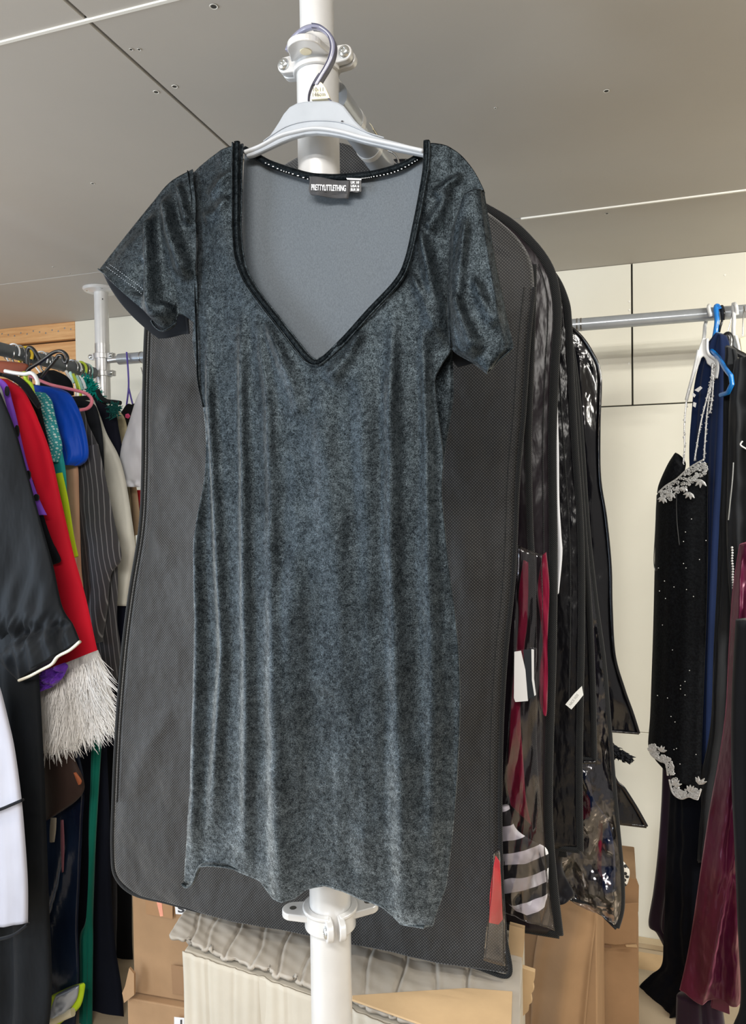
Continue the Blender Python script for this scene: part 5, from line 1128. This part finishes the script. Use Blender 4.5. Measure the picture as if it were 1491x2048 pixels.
# purple spotted
pur = fabric('purple_satin', (.28, .10, .72), .5, .4, .3, .01, 8)
pu = gar('purple_dress', 'purple dress with round black spots left of the red dress', 'dress', 1.64, [(-10, 752), (8, 762), (18, 776), (24, 800), (33, 834), (43, 880), (57, 936), (73, 984), (84, 1010), (94, 1030)], pur, seed=22, X=LX+.0, th=.015)
sp_ = MB()
for px, py, rx, ry in [(13, 782, 4, 10), (33, 862, 4, 12), (56, 950, 4, 9), (72, 995, 5, 7)]:
    c = [onY(px+rx*math.cos(a), py+ry*math.sin(a), 1.6225) for a in np.linspace(0, 2*math.pi, 20)[:-1]]; MB().prism(c, (0, .004, 0)).build('spot', MAT['blk2'], pu, False)
pr = gar('purple_ruffle', 'ruffled purple satin cuff under the black ruched sleeve', 'cuff', 1.62, None, fabric('purple_ruffle_satin', (.12, .03, .36), .4, .4, .8, .02, 30), rows=[((80, 1345), (130, 1325)), ((76, 1362), (136, 1334)), ((78, 1372), (122, 1360)), ((80, 1384), (104, 1374))], seed=23, noise=(.014, 5), th=.010, nu=50, nv=40)
gar('pink_black_shirt', 'black shirt with a pink band showing beside the red dress', 'shirt', 1.66, [(66, 960), (90, 1040), (104, 1080), (114, 1100), (122, 1122), (106, 1130), (100, 1136)], MAT['blk'], seed=24, X=LX)
gar('grey_shirt', 'pale grey shirt edge at the left side between black and purple dresses', 'shirt', 1.61, [(-10, 758), (2, 775), (10, 800), (20, 842), (30, 880), (34, 890)], fabric('pale_grey_knit', (.42, .42, .46), .8), seed=25, X=LX, th=.012)
# black dress with ruched sleeve
bkd = fabric('black_poplin', (.009, .011, .014), .55, .1, .6, .02, 8, var=.3)
bdr = thing('ruched_sleeve_dress', 'black dress with wide ruched sleeve edged in cream at the left edge', 'dress', onY(20, 2040, 1.56), LG)
cloth('skirt', [(onY(-200, 1100, 1.58), onY(60, 1100, 1.58)), (onY(-200, 1250, 1.58), onY(70, 1250, 1.58)), (onY(-200, 1380, 1.58), onY(80, 1380, 1.58)), (onY(-200, 1527, 1.58), onY(88, 1527, 1.58)), (onY(-200, 1634, 1.58), onY(92, 1634, 1.58)), (onY(-200, 1800, 1.58), onY(98, 1800, 1.58)), (onY(-200, 1982, 1.58), onY(104, 1982, 1.58)), (onY(-200, 2110, 1.58), onY(90, 2110, 1.58))], bkd, bdr, .03, 40, 50, wav=(.010, 4), seed=26)
def ruch(x, y, u, v):
    g = np.exp(-((v-.82)/.07)**2)
    return .016*pn(x/6.+y/20., y/16., 55, 3)*g+.011*np.sin(x/5.5+2*np.sin(y/37.))*np.clip((v-.5)*3, 0, 1)*.6+.010*pn(x/34., y/90., 56, 3)-.016*np.exp(-((v-.84)/.035)**2)
cloth('sleeve', [(onY(-190, 770, 1.56), onY(-4, 775, 1.56)), (onY(-190, 850, 1.56), onY(30, 858, 1.56)), (onY(-170, 940, 1.56), onY(54, 942, 1.56)), (onY(-150, 1030, 1.56), onY(78, 1030, 1.56)), (onY(-110, 1130, 1.56), onY(106, 1130, 1.56)), (onY(-70, 1215, 1.56), onY(124, 1212, 1.56)), (onY(-20, 1300, 1.56), onY(146, 1250, 1.56)), (onY(37, 1362, 1.56), onY(159, 1282, 1.56))], bkd, bdr, .035, 90, 150, hfun=ruch)
band('cuff_piping', [(38, 1361), (60, 1352), (82, 1340), (104, 1328), (116, 1313), (140, 1300), (160, 1283)], 7.5, 1.535, MAT['white'] if False else plain('cream_piping', (.80, .77, .66), .6), bdr, .005, 40)
# white garment bottom left
wg = thing('white_tabard', 'white garment with two black trims in the lower left corner', 'garment', onY(0, 1880, 1.46), LG)
wm = fabric('white_poplin', (.50, .50, .57), .7, .1, .2, .015, 5)
cloth('body', [(onY(-160, 1340, 1.46), onY(-14, 1350, 1.46)), (onY(-160, 1374, 1.46), onY(0, 1374, 1.46)), (onY(-160, 1440, 1.46), onY(17, 1440, 1.46)), (onY(-160, 1500, 1.46), onY(30, 1500, 1.46)), (onY(-160, 1596, 1.46), onY(43, 1596, 1.46)), (onY(-160, 1687, 1.46), onY(51, 1687, 1.46)), (onY(-160, 1770, 1.46), onY(56, 1770, 1.46)), (onY(-160, 1880, 1.46), onY(56, 1845, 1.46))], wm, wg, .012, 26, 50, wav=(.006, 3), seed=27, warp=None)
band('trim', [(-60, 1640), (0, 1619), (22, 1610), (45, 1600)], 8, 1.44, MAT['blk'], wg, .006, 30)
band('trim', [(-60, 1890), (0, 1878), (30, 1868), (56, 1848)], 7, 1.45, MAT['blk'], wg, .006, 30)
# lower left dark garments
blb = gar('brown_leather_bag', 'dark brown leather flap below the white fur hem', 'bag', 1.74, None, fabric('dark_brown_leather', (.040, .024, .020), .5, .2, .3), rows=[((60, 1440), (140, 1440)), ((70, 1500), (148, 1510)), ((84, 1560), (166, 1556)), ((88, 1600), (168, 1580)), ((88, 1632), (150, 1604)), ((90, 1642), (106, 1634))], seed=28, wav=None, th=.02)
gar('orange_tab', None, None, 1.70, None, fabric('orange_leather', (.30, .09, .04), .6), rows=[((147, 1545), (152, 1545)), ((152, 1560), (163, 1560)), ((157, 1570), (162, 1568))], seed=29, wav=None, th=.004, parent=blb, nu=8, nv=10)
gar('beige_tag', 'small beige tag hanging below the dark brown leather flap', 'tag', 1.72, None, fabric('beige_tag_card', (.34, .30, .24), .6), rows=[((101, 1636), (113, 1636)), ((99, 1660), (112, 1660)), ((99, 1684), (109, 1684))], seed=30, wav=None, th=.003, nu=8, nv=10)
nsat = satin('navy_gloss_satin', (.004, .007, .022), (.018, .036, .08), .25, .5, (.5, .7, 1))
gar('navy_satin_dress', 'glossy navy satin dress with a light fold at lower left', 'dress', 1.78, [(150, 1480), (168, 1560), (165, 1650), (160, 1760), (156, 1850), (158, 1960), (150, 2060)], nsat, seed=31, X=LX-.05, ridges=[([(150, 1660), (132, 1760), (104, 1850), (112, 2000)], 9, .022)], nu=40, nv=80)
gar('pink_ribbon', 'thin dusky pink ribbon hanging beside the beige tag', 'ribbon', 1.73, None, fabric('dusky_pink_satin', (.18, .07, .09), .4), rows=[((121, 1640), (127, 1640)), ((121, 1690), (129, 1690)), ((124, 1744), (127, 1744))], seed=32, wav=None, th=.003, nu=8, nv=12)
gar('green_dress', 'emerald green dress showing as a narrow strip at lower left', 'dress', 1.84, None, fabric('emerald_satin', (.002, .13, .095), .5, .3), rows=[((184, 1460), (204, 1460)), ((182, 1553), (198, 1560)), ((178, 1660), (192, 1660)), ((180, 1760), (186, 1770)), ((172, 1840), (185, 1840)), ((160, 1874), (186, 1880)), ((160, 1960), (185, 1960)), ((158, 2110), (184, 2110))], seed=33, wav=(.004, 2), th=.012)
gar('black_trousers', 'black trousers behind the emerald strip on the left rail', 'trousers', 1.9, [(190, 1300), (212, 1380), (214, 1500), (220, 1650), (224, 1800), (232, 1900), (245, 1990), (250, 2100)], fabric('ink_black_wool', (.006, .008, .016), .85), seed=34)
hv = thing('hi_vis_vest', 'folded neon yellow and silver reflective vest at the bottom left', 'vest', onY(135, 2040, 1.75), None)
cloth('neon_panel', [((101, 1992), (168, 1966)), ((99, 2010), (170, 1975)), ((97, 2030), (160, 2014)), ((92, 2060), (130, 2040))], fabric('neon_yellow', (.62, .90, .03), .5, .2, .4), hv, .015, 20, 20, Y=1.75, noise=(.006, 14))
cloth('silver_band', [((112, 1990), (158, 1972)), ((104, 2010), (154, 1996)), ((100, 2030), (142, 2016)), ((96, 2050), (120, 2040))], plain('silver_reflective', (.50, .56, .68), .35, .5), hv, .018, 20, 20, Y=1.735, noise=(.006, 14))
MB().tube([onY(94, 2048, 1.72), onY(118, 2036, 1.72), onY(146, 2024, 1.73)], .012, 10).build('cream_edge', MAT['cream'], hv)
# white puff sleeve blouse on the short rail
pw = thing('puff_sleeve_blouse', 'white satin blouse with elasticated puff sleeve half behind the charcoal bag', 'blouse', onY(280, 975, 2.2), None)
wsat = fabric('white_satin', (.72, .74, .80), .4, .4, .3, .012, 9)
cloth('sleeve', [((286, 775), (330, 770)), ((273, 798), (345, 790)), ((258, 845), (350, 840)), ((240, 900), (350, 900)), ((231, 945), (350, 945)), ((243, 962), (345, 966)), ((250, 974), (340, 974))], wsat, pw, .03, 50, 60, Y=2.10, hfun=lambda x, y, u, v: .010*pn(x/22., y/26., 91, 3)+.010*np.sin(x/4.)*np.exp(-((v-.9)/.08)**2))
MB().tube([onY(x, y, 2.16) for x, y in smoothpath([(282, 735), (286, 750), (288, 765), (286, 790)], 12)], .0018, 8).build('hanger_wire', MAT['wire'], pw)
# blue cord + black bra
co = thing('black_bodice', 'small black bodice with pink rose hung on a violet cord from the short rail', 'bodice', onY(252, 855, 2.3), None)
sheet('bodice', [(239, 828), (252, 808), (256, 807), (262, 809), (269, 806), (268, 818), (262, 838), (254, 860), (246, 850), (240, 838)], 2.34, .012, MAT['blk'], co, bevel=.003)
vio = plain('violet_cord', (.10, .07, .38), .6)
for pts in ([(253, 704), (254, 716), (256, 740), (257, 775), (253, 810)], [(257, 775), (261, 792), (265, 808)]):
    MB().tube([onY(x, y, LPY-.03) for x, y in smoothpath(pts, 20)], .0032, 8).build('cord', vio, co)
rz = MB()
for a in range(5): rz.ball(onY(255+2.5*math.cos(a*1.26), 832+2.5*math.sin(a*1.26), 2.33), .005, 7)
rz.build('rose', plain('hot_pink', (.8, .08, .25), .6), co)

# ---- hangers along the left rail
LH = 'hangers along the left rail'
hb = thing('clothes_hanger', 'black plastic hanger with curled end sticking up over the left rail', 'hanger', onY(110, 760, 1.76), LH)
band('arm', [(52, 748), (58, 738), (75, 727), (92, 715), (105, 706), (118, 702), (128, 705), (134, 713), (134, 722), (131, 725), (127, 720), (124, 712), (117, 711), (113, 718)], 8.5, 1.72, MAT['black'], hb, .005, 90)
band('lower_arm', [(113, 716), (104, 728), (92, 742), (82, 756)], 6, 1.73, MAT['black'], hb, .005, 30)
band('hook', [(56, 742), (54, 722), (54, 705), (58, 695), (66, 698), (74, 710), (80, 722), (78, 728)], 9, 1.76, MAT['black'], hb, .005, 50)
hp = thing('clothes_hanger', 'pink plastic tube hanger looping over the royal blue shirt', 'hanger', onY(170, 820, 1.9), LH)
MB().tube([onY(x, y, 1.86) for x, y in smoothpath([(60, 752), (97, 768), (130, 776), (160, 783), (175, 789), (183, 798), (182, 809), (174, 817), (161, 820)], 60)], .0050, 12).build('loop', MAT['pink'], hp)
hl = thing('clothes_hanger', 'white and lime hanger end above the red dress', 'hanger', onY(65, 770, 1.68), LH)
MB().tube([onY(x, y, 1.67) for x, y in smoothpath([(10, 742), (30, 746), (50, 748), (62, 746), (70, 752), (75, 763), (75, 770)], 40)], [.0055]*34+[.006]*6, 12).build('arm', MAT['white'], hl)
MB().tube([onY(x, y, 1.68) for x, y in smoothpath([(40, 750), (50, 747), (52, 760), (62, 770), (66, 790)], 30)], .006, 10).build('lime_arm', plain('lime_plastic', (.50, .72, .03), .4), hl)
gar('brown_leather_jacket', 'brown leather jacket shoulder at the left edge under the rail', 'jacket', 1.75, None, fabric('brown_leather', (.20, .055, .030), .5, .2, .3), rows=[((-40, 724), (14, 722)), ((-40, 732), (54, 728)), ((-40, 741), (54, 742)), ((-40, 748), (50, 748))], seed=35, wav=None, th=.015)
gar('black_velvet_shirt', 'black velvet shoulder above the royal blue shirt', 'shirt', 1.95, None, fabric('black_velvet_plain', (.006, .007, .009), .85), rows=[((74, 752), (108, 740)), ((72, 762), (130, 750)), ((74, 775), (142, 762)), ((80, 785), (147, 778)), ((90, 795), (148, 790))], seed=36, th=.02)
gar('black_red_edge_shirt', 'black strapped shirt lying over the shoulder of the red dress', 'shirt', 1.67, None, MAT['blk'], rows=[((-10, 742), (-4, 752)), ((14, 748), (12, 756)), ((36, 752), (34, 768)), ((56, 768), (50, 784)), ((70, 788), (66, 806)), ((80, 806), (76, 818))], seed=37, th=.008, wav=None)
# small hook ends and clips along the rail
cols = [('white', MAT['white']), ('yellow', plain('yellow_plastic', (.80, .55, .02), .4)), ('lime', plain('lime_clip', (.55, .72, .05), .4)), ('silver', MAT['wire']), ('mint', plain('mint_plastic', (.45, .72, .68), .4)), ('black', MAT['black'])]
hkspec = [(26, 'white'), (37, 'silver'), (51, 'yellow'), (60, 'black'), (82, 'white'), (92, 'silver'), (143, 'silver'), (150, 'white'), (160, 'lime'), (167, 'silver'), (173, 'mint')]
cd_ = dict(cols); near = {'white': 'white', 'silver': 'steel'}
for i, (px, cn) in enumerate(hkspec):
    y = float(onX(px, 700+px*.247, LX)[1]); z = zl1+(zl0-zl1)*(y-float(onX(0, 698, LX)[1]))/(float(onX(182, 745, LX)[1])-float(onX(0, 698, LX)[1]))
    lab = ['white hook over the left rail nearest the left edge', 'steel hook beside the white hook at the left edge of the rail', 'yellow hook cap just left of the black curled hanger', 'thick black hook beside the yellow hook cap', 'white hook just right of the thick black hook', 'steel hook under the black curled hanger',
           'steel hook in the middle gap of the left rail', 'white hook right of the curled hanger end', 'lime green hook near the left pole', 'steel hook right of the lime green one', 'mint hook closest to the left pole'][i]
    t = thing('hanger_hook', lab, 'hook', (LX, y, z-.06), LH)
    hook(cd_[cn], y, .0050 if cn in ('yellow', 'black', 'lime') else .0028, t, z=z, X=LX, drop=.05, R=.027)
# pale and lime hanger arms hanging below the rail near the pole
for i, (x0, y0, x1, y1, cn, lab) in enumerate([(132, 742, 144, 772, 'white', 'pale hanger arm below the rail left of the lime ones'), (146, 748, 156, 778, 'lime', 'lime green hanger arm below the rail'), (154, 752, 165, 780, 'mint', 'mint hanger arm below the rail near the pole'), (163, 756, 171, 778, 'white', 'white hanger arm nearest the teal fluff'), (140, 744, 148, 766, 'mint', 'mint hanger arm between pale and lime ones')]):
    o = MB().tube([onY(x0, y0, 2.0+.02*i), onY((x0+x1)/2+1, (y0+y1)/2, 2.0+.02*i), onY(x1, y1, 2.0+.02*i)], .0045, 8).build('clothes_hanger', cd_[cn], None); set_props(o, lab, 'hanger', LH)
# teal feather boa by the pole, and dark hanger bar
fz = MB(); r = np.random.default_rng(5)
for i in range(420):
    t = r.uniform(0, 1); cx = 172+t*26+r.normal(0, 4); cy = 758+t*42+r.normal(0, 4); p = onY(cx, cy, 2.16+r.normal(0, .01)); q = p+r.normal(0, .011, 3)
    fz.tube([p, q], [.003, .0006], 4)
fz.build('feather_boa', fabric('teal_feather', (.0, .26, .22), .7), None, label='fluffy teal feather boa on the rail beside the left pole', cat='boa', kind='stuff')
MB().tube([onY(x, y, 2.1) for x, y in smoothpath([(195, 780), (200, 792), (212, 802), (228, 804), (241, 806)], 24)], .0075, 12).build('padded_hanger', plain('black_foam', (.008, .010, .012), .9), None, label='black padded hanger bar in front of the foot of the left pole rail', cat='hanger', group=LH)
fz = MB()
for i in range(120):
    cx = 228+r.normal(0, 5); cy = 818+r.normal(0, 6); p = onY(cx, cy, 2.06); q = p+r.normal(0, .01, 3); fz.tube([p, q], [.003, .0006], 4)
fz.build('green_fringe', fabric('dark_green_fringe', (.01, .10, .09), .7), None, label='bit of dark green fringe above the pale yellow blouse', cat='trim', kind='stuff')
# ================================================================== light
def area(name, loc, rot, sx, sy, power, col=(1, 1, 1)):
    l = bpy.data.lights.new(name, 'AREA'); l.shape = 'RECTANGLE'; l.size = sx; l.size_y = sy; l.energy = power; l.color = col
    o = bpy.data.objects.new(name, l); COL.objects.link(o); o.location = loc; o.rotation_euler = rot
    return o
area('ceiling_tube_light', (-.1, -.45, 2.37), (math.radians(25), 0, 0), 1.3, .06, 24, (1, .96, .90))
area('ceiling_tube_light', (-.1, -1.5, 2.37), (math.radians(25), 0, 0), 1.3, .06, 24, (1, .96, .90))
area('side_tube_light', (1.75, 1.35, 2.33), (math.radians(38), 0, 0), 1.5, .04, 25, (1, .97, .88))
area('side_tube_light', (1.75, .95, 2.33), (math.radians(42), 0, 0), 1.5, .04, 23, (1, .97, .88))
area('window_daylight', (-3.3, .3, 1.3), (0, math.radians(-90), 0), 1.6, 1.4, 32, (.66, .82, 1))
area('left_fill_light', (-2.5, -1.3, 1.25), (math.radians(90), 0, math.radians(-60)), 1.1, 1.9, 50, (.80, .90, 1))  # added fill from the left for the dress folds and sheen, no doorway known
l = bpy.data.lights.new('warm_fill_light', 'POINT'); l.energy = 14; l.color = (1, .78, .52); l.shadow_soft_size = .12  # added unseen fill that warms the ceiling and timber on the left
o = bpy.data.objects.new('warm_fill_light', l); COL.objects.link(o); o.location = (-2.5, .7, 1.95)
w = bpy.data.worlds.new('world'); SC.world = w; w.use_nodes = True
w.node_tree.nodes['Background'].inputs[0].default_value = (1, .95, .88, 1); w.node_tree.nodes['Background'].inputs[1].default_value = .2
SC.view_settings.view_transform = 'Standard'; SC.view_settings.look = 'None'; SC.view_settings.gamma = 1; SC.view_settings.exposure = .45
